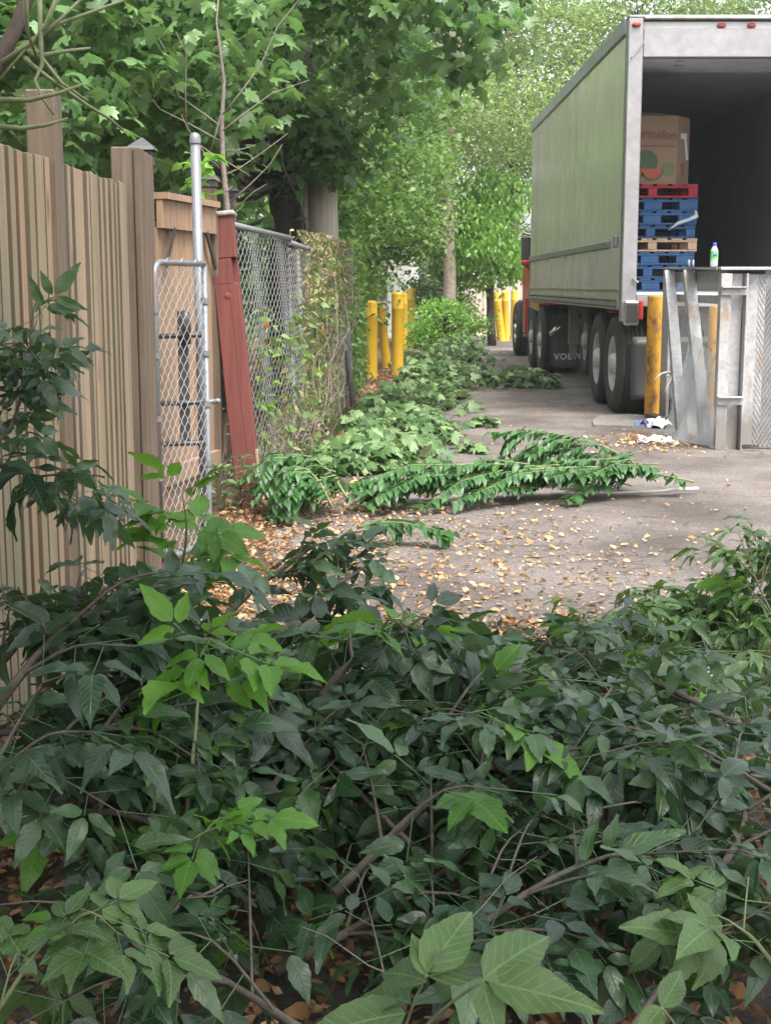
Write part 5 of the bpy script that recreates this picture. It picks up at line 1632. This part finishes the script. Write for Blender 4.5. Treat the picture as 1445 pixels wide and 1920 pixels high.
def spray(name, paths, label, spacing=0.028, size=0.085, base_r=0.009, z_up=0.0, bark='green_stem', n_each=2):
    root = Vector(paths[0][0])
    t = thing(name, (root.x, root.y, 0), label, 'cut branch')
    mb = MB()
    P, Fw, N = [], [], []
    for pi, path in enumerate(paths):
        pts = [Vector(p_) for p_ in path]
        # smooth resample
        L = sum((b_ - a_).length for a_, b_ in zip(pts, pts[1:]))
        m_ = max(4, int(L / spacing))
        out = []
        segs = [(b_ - a_).length for a_, b_ in zip(pts, pts[1:])]
        for k in range(m_ + 1):
            d_ = L * k / m_
            for a_, b_, l_ in zip(pts, pts[1:], segs):
                if d_ <= l_ + 1e-6:
                    out.append(a_.lerp(b_, d_ / l_)); break
                d_ -= l_
            else:
                out.append(pts[-1])
        r0 = base_r if pi == 0 else base_r * .55
        mb.tube(out, [max(.0016, r0 * (1 - .85 * k / m_)) for k in range(len(out))], 5)
        for k in range(2, len(out) - 1):
            d_ = (out[k + 1] - out[k - 1]).normalized()
            s_ = d_.cross(up)
            s_ = s_.normalized() if s_.length > .05 else Vector((1, 0, 0))
            for q_ in range(n_each):
                sg_ = 1 if q_ % 2 else -1
                P.append(out[k]); Fw.append(s_ * sg_ * random.uniform(.6, 1.1) + d_ * random.uniform(.2, .7) + up * random.uniform(-.75, .25)); N.append(up + Vector((random.gauss(0, .35), random.gauss(0, .35), 0)) + s_ * sg_ * random.uniform(0, .6))
    mb.build('stem', MT[bark], t)
    P, Fw, N = np.array(P), np.array(Fw), np.array(N)
    P[:, 2] = np.maximum(P[:, 2], 0.03)
    Fw[P[:, 2] < 0.07, 2] = np.abs(Fw[P[:, 2] < 0.07, 2]) * .4
    n = len(P)
    sc = size * rng.uniform(.7, 1.2, n)
    sel = rng.permutation(n)[:min(220, n)]
    Rm = frames(Fw[sel], N[sel])
    for k, i in enumerate(sel):
        o_ = bpy.data.objects.new('leaf', SPM[k % len(SPM)])
        o_.matrix_world = Matrix.Translation(Vector(P[i]) - Vector((root.x, root.y, 0))) @ Matrix(Rm[k].tolist()).to_4x4() @ Matrix.Scale(sc[i], 4)
        o_.parent = t
        COL.objects.link(o_)
    m_ = np.ones(n, bool); m_[sel] = False
    if m_.any():
        add('foliage', cloud_mesh('foliage', T_SPRAY, P[m_], Fw[m_], N[m_], sc[m_]), t, MT['locust'])['kind'] = 'stuff'
    return t


def spray_fan(base, tip, n_side, width, h, rr):
    base, tip = Vector(base), Vector(tip)
    r_ = random.Random(rr)
    main = [base.lerp(tip, k / 6) + up * (0.05 + h * math.sin(math.pi * (k / 6) ** .8) * .7) for k in range(7)]
    paths = [main]
    d_ = (tip - base).normalized()
    s_ = Vector((d_.y, -d_.x, 0))
    for k in range(n_side):
        t_ = r_.uniform(.08, .8)
        a_ = base.lerp(tip, t_) + up * (0.04 + h * r_.random())
        sg_ = r_.choice((-1, 1))
        L = (tip - base).length * r_.uniform(.22, .45)
        b_ = a_ + d_ * L * .8 + s_ * sg_ * width * r_.uniform(.3, 1)
        b_.z = 0.03 + h * r_.random() * .9
        m_ = (a_ + b_) / 2 + up * h * .3
        paths.append([a_, m_, b_])
    return paths


spray('leafy_spray', spray_fan((1.98, 8.85, 0.05), (-0.15, 8.3, 0.03), 36, 0.3, 0.19, 3), 'long cut spray with rows of small glossy leaves lying across the asphalt')
spray('leafy_spray', spray_fan((1.75, 8.9, 0.05), (0.72, 9.7, 0.28), 16, 0.2, 0.2, 5), 'arching cut spray of small glossy leaves behind the longest spray')
spray('leafy_spray', spray_fan((-0.22, 7.95, 0.08), (-0.78, 8.35, 0.22), 22, 0.3, 0.24, 7), 'bushy cut spray of small leaves at the foot of the red timber')
spray('leafy_spray', spray_fan((-0.3, 7.75, 0.06), (-0.72, 7.95, 0.15), 18, 0.25, 0.26, 9), 'bushy small leaved cutting in front of the red timber foot')
spray('leafy_spray', spray_fan((-0.15, 7.2, 0.04), (0.36, 7.05, 0.03), 2, 0.05, 0.06, 8), 'short single row leaf spray lying on orange leaf litter', size=0.1)
spray('leafy_spray', spray_fan((-0.28, 8.5, 0.04), (0.05, 8.3, 0.03), 8, 0.14, 0.1, 10), 'small grey green cutting between the two longest sprays')
# pale peeled stick across the spray, and one on the bush
o = MB().tube(wobble(W(1308, 916, 8.95), W(1130, 925, 8.75), 5, .02), [.012, .011, .01, .008, .006, .005], 6).build('pale_stick', MT['rope'])
tag(o, 'pale peeled stick at the butt end of the long spray', 'stick')
o = MB().tube([W(507, 915, 8.0), W(535, 950, 7.9), W(570, 985, 7.7), W(592, 1000, 7.65)], [.004, .006, .007, .007], 6).build('pale_stick', MT['rope'])
tag(o, 'pale thin stick lying over the bushy cutting by the red timber', 'stick')

# ------------------------------------------------------------------ leaf litter
def tri(t):
    V, F, U = t
    return V - np.array([0, 0, V[:, 2].min()]), np.concatenate([F[:, [0, 1, 2]], F[:, [0, 2, 3]]]), U


def litter(n, fx, size, tint, name, label):
    P = []
    while len(P) < n:
        q_ = fx()
        if q_ is not None:
            P.append(q_)
    P = np.array(P)
    Fw = rand_dirs(n, -.1, .12)
    N = rand_up(n, .45)
    o_ = add(name, cloud_mesh(name, [tri(leaflet(1, .24, .1, .5, .3, 4, 1, 1.2)), tri(leaflet(1, .18, .15, -.3, -.35, 4, 2, -1.6)), tri(leaflet(1, .3, .1, .2, .2, 4, 3, .7)), tri(leaflet(.8, .32, .2, .8, .6, 3, 4, 2.2)), tri(leaflet(.7, .12, .1, .3, .2, 3, 5, .5))], P, Fw, N, size * rng.uniform(.4, 1.3, n), rng.uniform(*tint, n)), None, MT['litter'])
    tag(o_, label, 'leaf litter', kind='stuff')


def f_heap():
    y_ = random.uniform(1.6, 5.4)
    return (random.uniform(-1.05, 1.5) * (0.5 + y_ / 8), y_, 0.012 + random.random() * .03)


def f_left():
    y_ = random.uniform(5.0, 9.3)
    x = -0.95 + abs(random.gauss(0, .5))
    return (x, y_, 0.012 + random.random() * .02) if x < 1.2 else None


def f_lane():
    y_ = random.uniform(4.3, 8.8)
    x = random.gauss(0.35, .75)
    if random.random() < (y_ - 4.3) / 6:
        return None
    return (x, y_, 0.012)


def f_far():
    y_ = random.uniform(8, 24)
    return (random.uniform(-0.6, 2.6) + .03 * (y_ - 8), y_, 0.012)


def f_fence():
    y_ = random.uniform(8.5, 24)
    return (np.interp(y_, [8.72, 10.3, 15.3, 20, 25], [-0.8, -0.6, -0.34, -0.2, .3]) + abs(random.gauss(0, .22)), y_, 0.012 + random.random() * .02)


def f_right():
    return (2.3 + random.gauss(0, .25), 11.9 + random.gauss(0, .35), 0.012 + random.random() * .02)


litter(9000, f_heap, 0.05, (0, .8), 'leaf_litter', 'brown and orange dead leaves carpeting the ground under the heap')
litter(3200, f_left, 0.044, (.12, .92), 'leaf_litter', 'tan and orange dead leaves scattered beside the gate')
litter(2800, f_lane, 0.036, (.45, 1), 'leaf_litter', 'small orange leaf fragments scattered on the asphalt')
litter(500, f_far, 0.04, (.3, 1), 'leaf_litter', 'sparse pale leaf crumbs on the far asphalt')
litter(1500, f_fence, 0.06, (0, .8), 'leaf_litter', 'brown leaf drift along the chain link fence foot')
litter(450, f_right, 0.05, (.2, 1), 'leaf_litter', 'leaf crumbs and debris at the cage foot')
# larger single fallen leaves
FLM = []
for k in range(6):
    V, F, U = leaflet(1.0, 0.26 + .03 * k, .05, .5 if k % 2 else -.1, .25 - .12 * k, 6, 300 + k, .5)
    V[:, 2] -= V[:, 2].min()
    me = np_mesh('fallen_leaf_%d' % k, V, F, U)
    me.materials.append(MT['fallen'])
    FLM.append(me)
cnt = 0
while cnt < 200:
    y_ = random.uniform(4.4, 11) if cnt < 190 else random.uniform(11, 20)
    x = random.gauss(0.45, .75) if cnt < 190 else random.uniform(0.4, 2.4)
    if x < -0.7 or x > 2.3 or (y_ > 7.5 and random.random() < .55):
        continue
    o_ = bpy.data.objects.new('fallen_leaf', FLM[cnt % 6])
    s_ = random.uniform(.03, .07)
    o_.location = (x, y_, 0.009)
    o_.rotation_euler = (random.gauss(0, .12), random.gauss(0, .12), random.uniform(0, 6.28))
    o_.scale = (s_, s_, s_)
    COL.objects.link(o_)
    tag(o_, 'curled yellow or orange fallen leaf lying on the grey asphalt', 'leaf', 'fallen leaves on the lane')
    cnt += 1

# ------------------------------------------------------------------ foreground heap of boxelder cuttings
def leaf_set(prefix, mat, seeds, **kw):
    out = []
    for k, sd_ in enumerate(seeds):
        V, F, U = compound(sd_, **{a_: (b_[k % len(b_)] if isinstance(b_, (list, tuple)) else b_) for a_, b_ in kw.items()})
        me = np_mesh('%s_%d' % (prefix, k), V, F, U)
        me.materials.append(MT[mat])
        out.append(me)
    return out


BOX = leaf_set('boxelder_leaf', 'boxelder', range(100, 114), n_pairs=[1, 2, 1, 1, 2], size=[.088, .092, .1, .084], teeth=[.04, .1, .06], wd=[.22, .26, .2, .24], droop=[.3, .55, .8], pet=[.05, .07, .06], n=10)
YNG = leaf_set('young_leaf', 'young', range(200, 206), n_pairs=[1, 2], size=[.085, .1], teeth=[.08, .14], wd=[.24, .28], droop=[.25, .4], pet=[.05, .06])
PALE = leaf_set('pale_leaf', 'pale_leaf', range(220, 225), n_pairs=[1, 2], size=[.1, .11], teeth=[.05, .09], wd=[.3, .27], droop=[.35], pet=[.06], n=11)
NAR = leaf_set('narrow_leaf', 'narrow', range(240, 248), n_pairs=[1, 2, 2], size=[.085, .095], teeth=[.1, .2], wd=[.17, .2, .15], droop=[.5, .8], pet=[.04], spread=[.9])


def put_leaf(parent, base, p, fwd, nrm, mesh, s=1.0):
    Rm = frames(np.array([fwd]), np.array([nrm]))[0]
    o_ = bpy.data.objects.new('leaf', mesh)
    o_.matrix_world = Matrix.Translation(Vector(p) - base) @ Matrix(Rm.tolist()).to_4x4() @ Matrix.Scale(s, 4)
    o_.parent = parent
    COL.objects.link(o_)
    return o_


def resample(path, n):
    pts = [Vector(p_) for p_ in path]
    # Catmull-Rom
    ext = [pts[0] * 2 - pts[1]] + pts + [pts[-1] * 2 - pts[-2]]
    out = []
    for k in range(n + 1):
        t = k / n * (len(pts) - 1)
        i = min(int(t), len(pts) - 2)
        f = t - i
        a_, b_, c_, d_ = ext[i], ext[i + 1], ext[i + 2], ext[i + 3]
        out.append(0.5 * ((2 * b_) + (c_ - a_) * f + (2 * a_ - 5 * b_ + 4 * c_ - d_) * f * f + (3 * b_ - a_ - 3 * c_ + d_) * f ** 3))
    return out


def cutting(path, label, r0=0.012, n_twig=6, twig_len=0.3, leaves=BOX, alt=None, alt_p=0.0, scale=1.0, pair_gap=0.058, main_from=0.35, group='cut boxelder branches in the heap', bark='twig', name='boxelder_cutting', up_bias=0.25, droop=(-.75, .15)):
    pts = resample(path, 12)
    base = Vector((pts[0].x, pts[0].y, 0))
    t = thing(name, base, label, 'cut branch', group)
    mb = MB()
    mb.tube(pts, [r0 * (1 - .78 * k / 12) for k in range(13)], 8)
    stems = [(pts, main_from)]
    L = sum((b_ - a_).length for a_, b_ in zip(pts, pts[1:]))
    for k in range(n_twig):
        i = random.randint(2, 11)
        d_ = (pts[min(12, i + 1)] - pts[i - 1]).normalized()
        s_ = d_.cross(up).normalized() * (1 if k % 2 else -1)
        l_ = twig_len * random.uniform(.6, 1.3)
        b_ = pts[i] + (d_ * random.uniform(.3, .9) + s_ * random.uniform(.4, 1.0) + up * random.uniform(-.25, up_bias + .15)).normalized() * l_
        b_.z = max(b_.z, 0.05)
        m_ = (pts[i] + b_) / 2 + up * random.uniform(0, .06)
        tp_ = resample([pts[i], m_, b_], 6)
        mb.tube(tp_, [r0 * .42 * (1 - .7 * q_ / 6) for q_ in range(7)], 5, False)
        stems.append((tp_, .25))
    mb.build('stem', MT[bark], t)
    for sp, fr in stems:
        ls = sum((b_ - a_).length for a_, b_ in zip(sp, sp[1:]))
        m_ = max(2, int(ls * (1 - fr) / pair_gap))
        for k in range(m_ + 1):
            f = (fr + (1 - fr) * k / m_) * (len(sp) - 1)
            i = min(int(f), len(sp) - 2)
            p_ = sp[i].lerp(sp[i + 1], f - i)
            d_ = (sp[i + 1] - sp[i]).normalized()
            ref = d_.cross(up)
            ref = ref.normalized() if ref.length > .1 else Vector((1, 0, 0))
            roll = random.uniform(-.9, .9)
            for sg_ in (-1, 1):
                if random.random() < .12:
                    continue
                fw = ref * sg_ * math.cos(roll) + up * math.sin(roll) * sg_ * .5 + d_ * random.uniform(.2, .9) + up * random.uniform(*droop)
                if k == m_:
                    fw += d_ * .9
                if p_.z < .12:
                    fw.z = max(fw.z, 0.0)
                nr = up + Vector((random.gauss(0, .4), random.gauss(-.1, .4), 0))
                src = alt if (alt and random.random() < alt_p) else leaves
                put_leaf(t, base, p_, fw, nr, random.choice(src), scale * random.uniform(.75, 1.2))
    return t


HL = 'cut boxelder branch with dark bluish green leaves lying in the heap'
# heap body: lying branches, butt ends mixed
heap = [
    ((-1.0, 3.1, .3), (-.55, 3.35, .33), (-.05, 3.6, .24)), ((-.35, 2.9, .2), (-.05, 3.0, .3), (.3, 3.2, .3)), ((-.1, 2.5, .2), (.2, 2.8, .34), (.65, 3.0, .28)),
    ((.1, 3.8, .2), (.45, 3.5, .34), (.75, 3.1, .26)), ((.9, 3.6, .22), (.5, 3.8, .28), (.05, 4.0, .24)), ((-.6, 3.8, .18), (-.2, 3.95, .2), (.3, 4.0, .14)),
    ((.25, 4.15, .1), (.6, 4.1, .15), (1.0, 4.1, .16)), ((.05, 2.2, .2), (.35, 2.4, .3), (.7, 2.6, .28)),
    ((.95, 2.7, .22), (.7, 2.9, .33), (.35, 3.3, .3)), ((-.35, 3.3, .24), (0, 3.5, .34), (.4, 3.7, .3)), ((-.75, 3.4, .28), (-.35, 3.15, .32), (.05, 2.9, .3)),
    ((.5, 2.3, .2), (.7, 2.6, .28), (.8, 3.0, .25)), ((-.05, 2.1, .15), (.12, 2.3, .24), (.35, 2.6, .26)), ((-.9, 4.3, .16), (-.55, 4.2, .2), (-.2, 4.2, .12)),
    ((-.1, 3.0, .3), (.25, 3.1, .38), (.6, 3.4, .33)), ((.3, 2.9, .3), (.55, 3.3, .36), (.6, 3.8, .26)), ((-.3, 2.7, .25), (-.15, 3.0, .36), (.0, 3.4, .34)),
    ((.9, 3.2, .28), (.65, 3.6, .32), (.3, 3.9, .26)), ((0.05, 2.6, .26), (-.2, 3.0, .34), (-.5, 3.2, .34)), ((-.95, 3.5, .24), (-.6, 3.7, .28), (-.2, 3.6, .26)), ((-.2, 2.35, .12), (.05, 2.5, .2), (.3, 2.8, .26)),
    ((-.85, 2.95, .3), (-.5, 2.85, .36), (-.2, 2.7, .26)), ((-.05, 2.05, .12), (-.3, 2.2, .2), (-.48, 2.35, .2)), ((-.75, 2.6, .3), (-.5, 2.6, .32), (-.25, 2.5, .2)),
    ((.35, 2.0, .16), (.55, 2.2, .26), (.8, 2.3, .2)), ((-.95, 2.75, .45), (-.7, 2.8, .42), (-.45, 2.95, .4)),
]
for k, pth in enumerate(heap):
    cutting(pth, HL, r0=0.006 + .0025 * (k % 3), n_twig=7, twig_len=.3, alt=YNG if k % 4 else PALE, alt_p=.045)
# tall leafy boughs against the wooden fence
cutting((W(-60, 1320, 3.0), W(60, 1180, 3.1), W(160, 1130, 3.2), W(220, 1160, 3.3)), 'raised boxelder bough with big drooping leaves against the wooden fence', n_twig=8, twig_len=.24, scale=1.15, group='boughs leaning on the wooden fence')
cutting((W(-60, 1400, 2.7), W(70, 1230, 2.8), W(170, 1150, 2.95), W(330, 1170, 3.1)), 'dark boxelder bough sagging below the raised one by the wooden fence', n_twig=8, twig_len=.24, scale=1.15, group='boughs leaning on the wooden fence')
cutting((W(-80, 1500, 2.5), W(40, 1420, 2.55), W(160, 1380, 2.65), W(300, 1330, 2.8)), 'shadowed boxelder bough low at the fence foot', n_twig=8, twig_len=.22, scale=1.1, group='boughs leaning on the wooden fence')
cutting((W(300, 920, 3.6) - up * .5, W(335, 1100, 3.5), W(350, 1000, 3.45), W(342, 925, 3.4)), 'bright green young shoot standing up before the chain link gate', r0=.006, n_twig=2, twig_len=.1, leaves=YNG, scale=.95, pair_gap=.06, bark='green_stem', group='young shoots', main_from=.3)
cutting((W(345, 1560, 2.6), W(362, 1420, 2.65), W(372, 1290, 2.7), W(368, 1210, 2.7)), 'thin upright shoot with bright green leaves rising through the heap', r0=.006, n_twig=1, twig_len=.1, leaves=YNG, scale=.95, pair_gap=.1, bark='green_stem', group='young shoots')
cutting((W(330, 1640, 2.4), W(345, 1590, 2.38), W(385, 1560, 2.36), W(430, 1545, 2.34)), 'low bright green shoot over the brown leaf litter', r0=.004, n_twig=1, twig_len=.1, leaves=YNG, scale=.62, bark='green_stem', main_from=.6, group='young shoots')
cutting((W(560, 1370, 3.1), W(640, 1260, 3.15), W(720, 1200, 3.2), W(790, 1175, 3.25)), 'upright boxelder tip with large leaves above the middle of the heap', n_twig=4, twig_len=.14, scale=1.15, group='boxelder tips', alt=YNG, alt_p=.2)
cutting((W(520, 1200, 3.6), W(590, 1125, 3.7), W(650, 1085, 3.8), W(690, 1060, 3.85)), 'boxelder tip with star spread leaves before the orange litter', n_twig=4, twig_len=.13, scale=1.05, group='boxelder tips')
cutting((W(400, 1180, 3.7), W(470, 1110, 3.75), W(540, 1060, 3.8), W(560, 1050, 3.8)), 'boxelder tip with small oval leaves beside the gate foot', n_twig=3, twig_len=.14, scale=.8, group='boxelder tips', main_from=.1)
# close leaves at the lower edge
hero = thing('boxelder_sprig', W(740, 1990, 1.45), 'nearest boxelder sprig with large pale veined leaves at the heap edge', 'cut branch')
HM = []
for k in range(4):
    V, F, U = leaflet(1.0, 0.23 + .03 * (k % 2), .05, .28, -.16 - .08 * k, 14, 500 + k, .2 - .13 * k)
    me = np_mesh('large_leaf_%d' % k, V, F, U)
    me.materials.append(MT['pale_leaf'])
    HM.append(me)
hb = Vector(hero.location)
for (a0, b0) in (((740, 1990), (800, 1828)), ((740, 1990), (905, 1838)), ((1290, 1990), (1240, 1890))):
    MB().tube(resample([W(*a0, 1.45), (W(*a0, 1.45) + W(*b0, 1.38)) / 2 + up * .01, W(*b0, 1.36)], 6), [.0022, .002, .002, .0018, .0017, .0016, .0015], 6).build('stalk', MT['green_stem'], hero)
for k, (a0, b0, da, db) in enumerate((((800, 1828), (772, 1742), 1.36, 1.40), ((800, 1826), (893, 1684), 1.36, 1.44), ((803, 1832), (945, 1778), 1.36, 1.41), ((905, 1836), (1052, 1722), 1.36, 1.42), ((915, 1842), (1136, 1884), 1.36, 1.33), ((905, 1845), (938, 1960), 1.36, 1.31), ((800, 1840), (690, 1800), 1.36, 1.42), ((770, 1880), (640, 1840), 1.4, 1.46), ((760, 1900), (560, 1935), 1.4, 1.38), ((1240, 1890), (1190, 1950), 1.4, 1.36), ((1240, 1890), (1290, 1800), 1.4, 1.45))):
    p_, q_ = W(*a0, da), W(*b0, db)
    put_leaf(hero, hb, p_, q_ - p_, Vector((random.gauss(0, .12), -.75, .85)), HM[k % 4], (q_ - p_).length)
cutting((W(-60, 1990, 2.0), W(20, 1860, 1.98), W(90, 1760, 1.98), W(150, 1740, 2.0)), 'pale leaved boxelder sprig over brown litter near the fence foot', r0=.005, n_twig=2, twig_len=.1, leaves=PALE, scale=.72, group='close sprigs', bark='green_stem', droop=(-.4, .2), main_from=.6)
cutting((W(1500, 1880, 2.1), W(1420, 1770, 2.15), W(1370, 1730, 2.2), W(1330, 1710, 2.25)), 'toothed pale green boxelder sprig at the bare asphalt edge', r0=.005, n_twig=2, twig_len=.13, leaves=PALE, scale=.9, group='close sprigs', bark='green_stem')
cutting((W(-50, 700, 2.9), W(-10, 640, 2.9), W(40, 680, 2.9), W(70, 600, 2.9)), 'twig of curled wilted leaves in front of the wooden fence', r0=.005, n_twig=3, twig_len=.1, scale=.62, group='close sprigs', pair_gap=.05)
cutting((W(-70, 960, 2.85), W(-20, 860, 2.88), W(25, 790, 2.9), W(45, 730, 2.9)), 'upright twig joining the curled leaves to the bough by the fence', r0=.005, n_twig=4, twig_len=.13, scale=.75, group='close sprigs', pair_gap=.05)
cutting((W(-60, 860, 2.9), W(30, 880, 3.0), W(90, 910, 3.05), W(130, 930, 3.1)), 'twisting twig with hanging leaves low on the wooden fence', r0=.008, n_twig=4, twig_len=.16, scale=.9, group='close sprigs')
# visible bare limbs through the heap
for k, (path, r_, lb) in enumerate((
    (((480, 1255, 3.5), (580, 1280, 3.5), (690, 1315, 3.45), (830, 1345, 3.4)), .017, 'thick bare grey limb lying across the middle of the heap'),
    (((1060, 1410, 3.0), (1040, 1470, 2.85), (1000, 1560, 2.7), (920, 1630, 2.6)), .014, 'forked bare limb bending down over the dark leaves'),
    (((960, 1420, 3.1), (1060, 1450, 3.0), (1200, 1420, 3.0), (1460, 1460, 2.9)), .010, 'long thin bare limb reaching to the asphalt edge'),
    (((1100, 1500, 2.8), (1130, 1590, 2.7), (1160, 1700, 2.6), (1205, 1860, 2.45)), .009, 'bare limb running down to the orange leaves'),
    (((210, 1800, 2.3), (290, 1750, 2.3), (330, 1700, 2.3), (420, 1660, 2.35)), .006, 'greenish bare limb lying over the brown litter'),
    (((640, 1950, 2.0), (700, 1870, 2.05), (790, 1800, 2.1), (860, 1770, 2.15)), .004, 'thin bare limb under the nearest sprig'))):
    pp = resample([W(*p_) for p_ in path], 14)
    r_ *= .75
    t = thing('bare_limb', pp[0], lb, 'limb', 'bare limbs in the heap')
    MB().tube([p_ + Vector((random.gauss(0, .004), random.gauss(0, .004), random.gauss(0, .004))) for p_ in pp], [r_ * (1 - .5 * i / 14) for i in range(15)], 9).build('wood', MT['twig_grey'], t)
    for q_ in range(3):
        i = random.randint(3, 12)
        e_ = pp[i] + Vector((random.uniform(-.2, .2), random.uniform(-.12, .12), random.uniform(-.05, .15)))
        MB().tube(wobble(pp[i], e_, 4, .1), [r_ * .45, r_ * .4, r_ * .33, r_ * .25, r_ * .15], 6).build('side_twig', MT['twig_grey'], t)

# ------------------------------------------------------------------ narrow-leaved cuttings on the right
NL = 'narrow leaved cut branch with glossy green leaves heaped on the asphalt'
nar = [((1.05, 4.7, .06), (1.25, 4.9, .18), (1.45, 5.1, .3)), ((.75, 4.95, .05), (1.0, 4.9, .12), (1.3, 4.85, .2)), ((1.4, 4.5, .08), (1.33, 4.75, .26), (1.28, 4.95, .46)), ((1.6, 4.9, .1), (1.3, 4.95, .2), (1.0, 5.0, .16)),
       ((1.5, 4.3, .06), (1.25, 4.45, .14), (1.0, 4.6, .12)), ((.5, 4.6, .05), (.8, 4.65, .1), (1.05, 4.7, .1))]
for k, pth in enumerate(nar):
    cutting(pth, NL, r0=.007, n_twig=6, twig_len=.22, leaves=NAR, scale=1.0, pair_gap=.06, group='narrow leaved cuttings', name='narrow_leaf_cutting', main_from=.2, alt=YNG, alt_p=.05)
cutting((W(1030, 1240, 4.7), W(1090, 1190, 4.75), W(1150, 1150, 4.8), W(1200, 1130, 4.85)), 'pale stemmed narrow leaved twig pointing toward the dock cage', r0=.007, n_twig=4, twig_len=.16, leaves=NAR, scale=.85, group='narrow leaved twigs', name='narrow_leaf_cutting', main_from=.4)

# ------------------------------------------------------------------ added haze box, stands in for slight lens veiling
M = Mat('air')
pv = M.n('ShaderNodeVolumePrincipled')
pv.inputs['Color'].default_value = (0.9, 0.95, 0.92, 1)
pv.inputs['Density'].default_value = 0.0011
pv.inputs['Anisotropy'].default_value = 0.3
M.l(pv.outputs[0], M.out.inputs['Volume'])
hz = MB().box((0, 25, 8.5), (90, 70, 19)).build('haze', M.m)
tag(hz, 'thin added haze that veils the far lane', 'haze', kind='stuff')
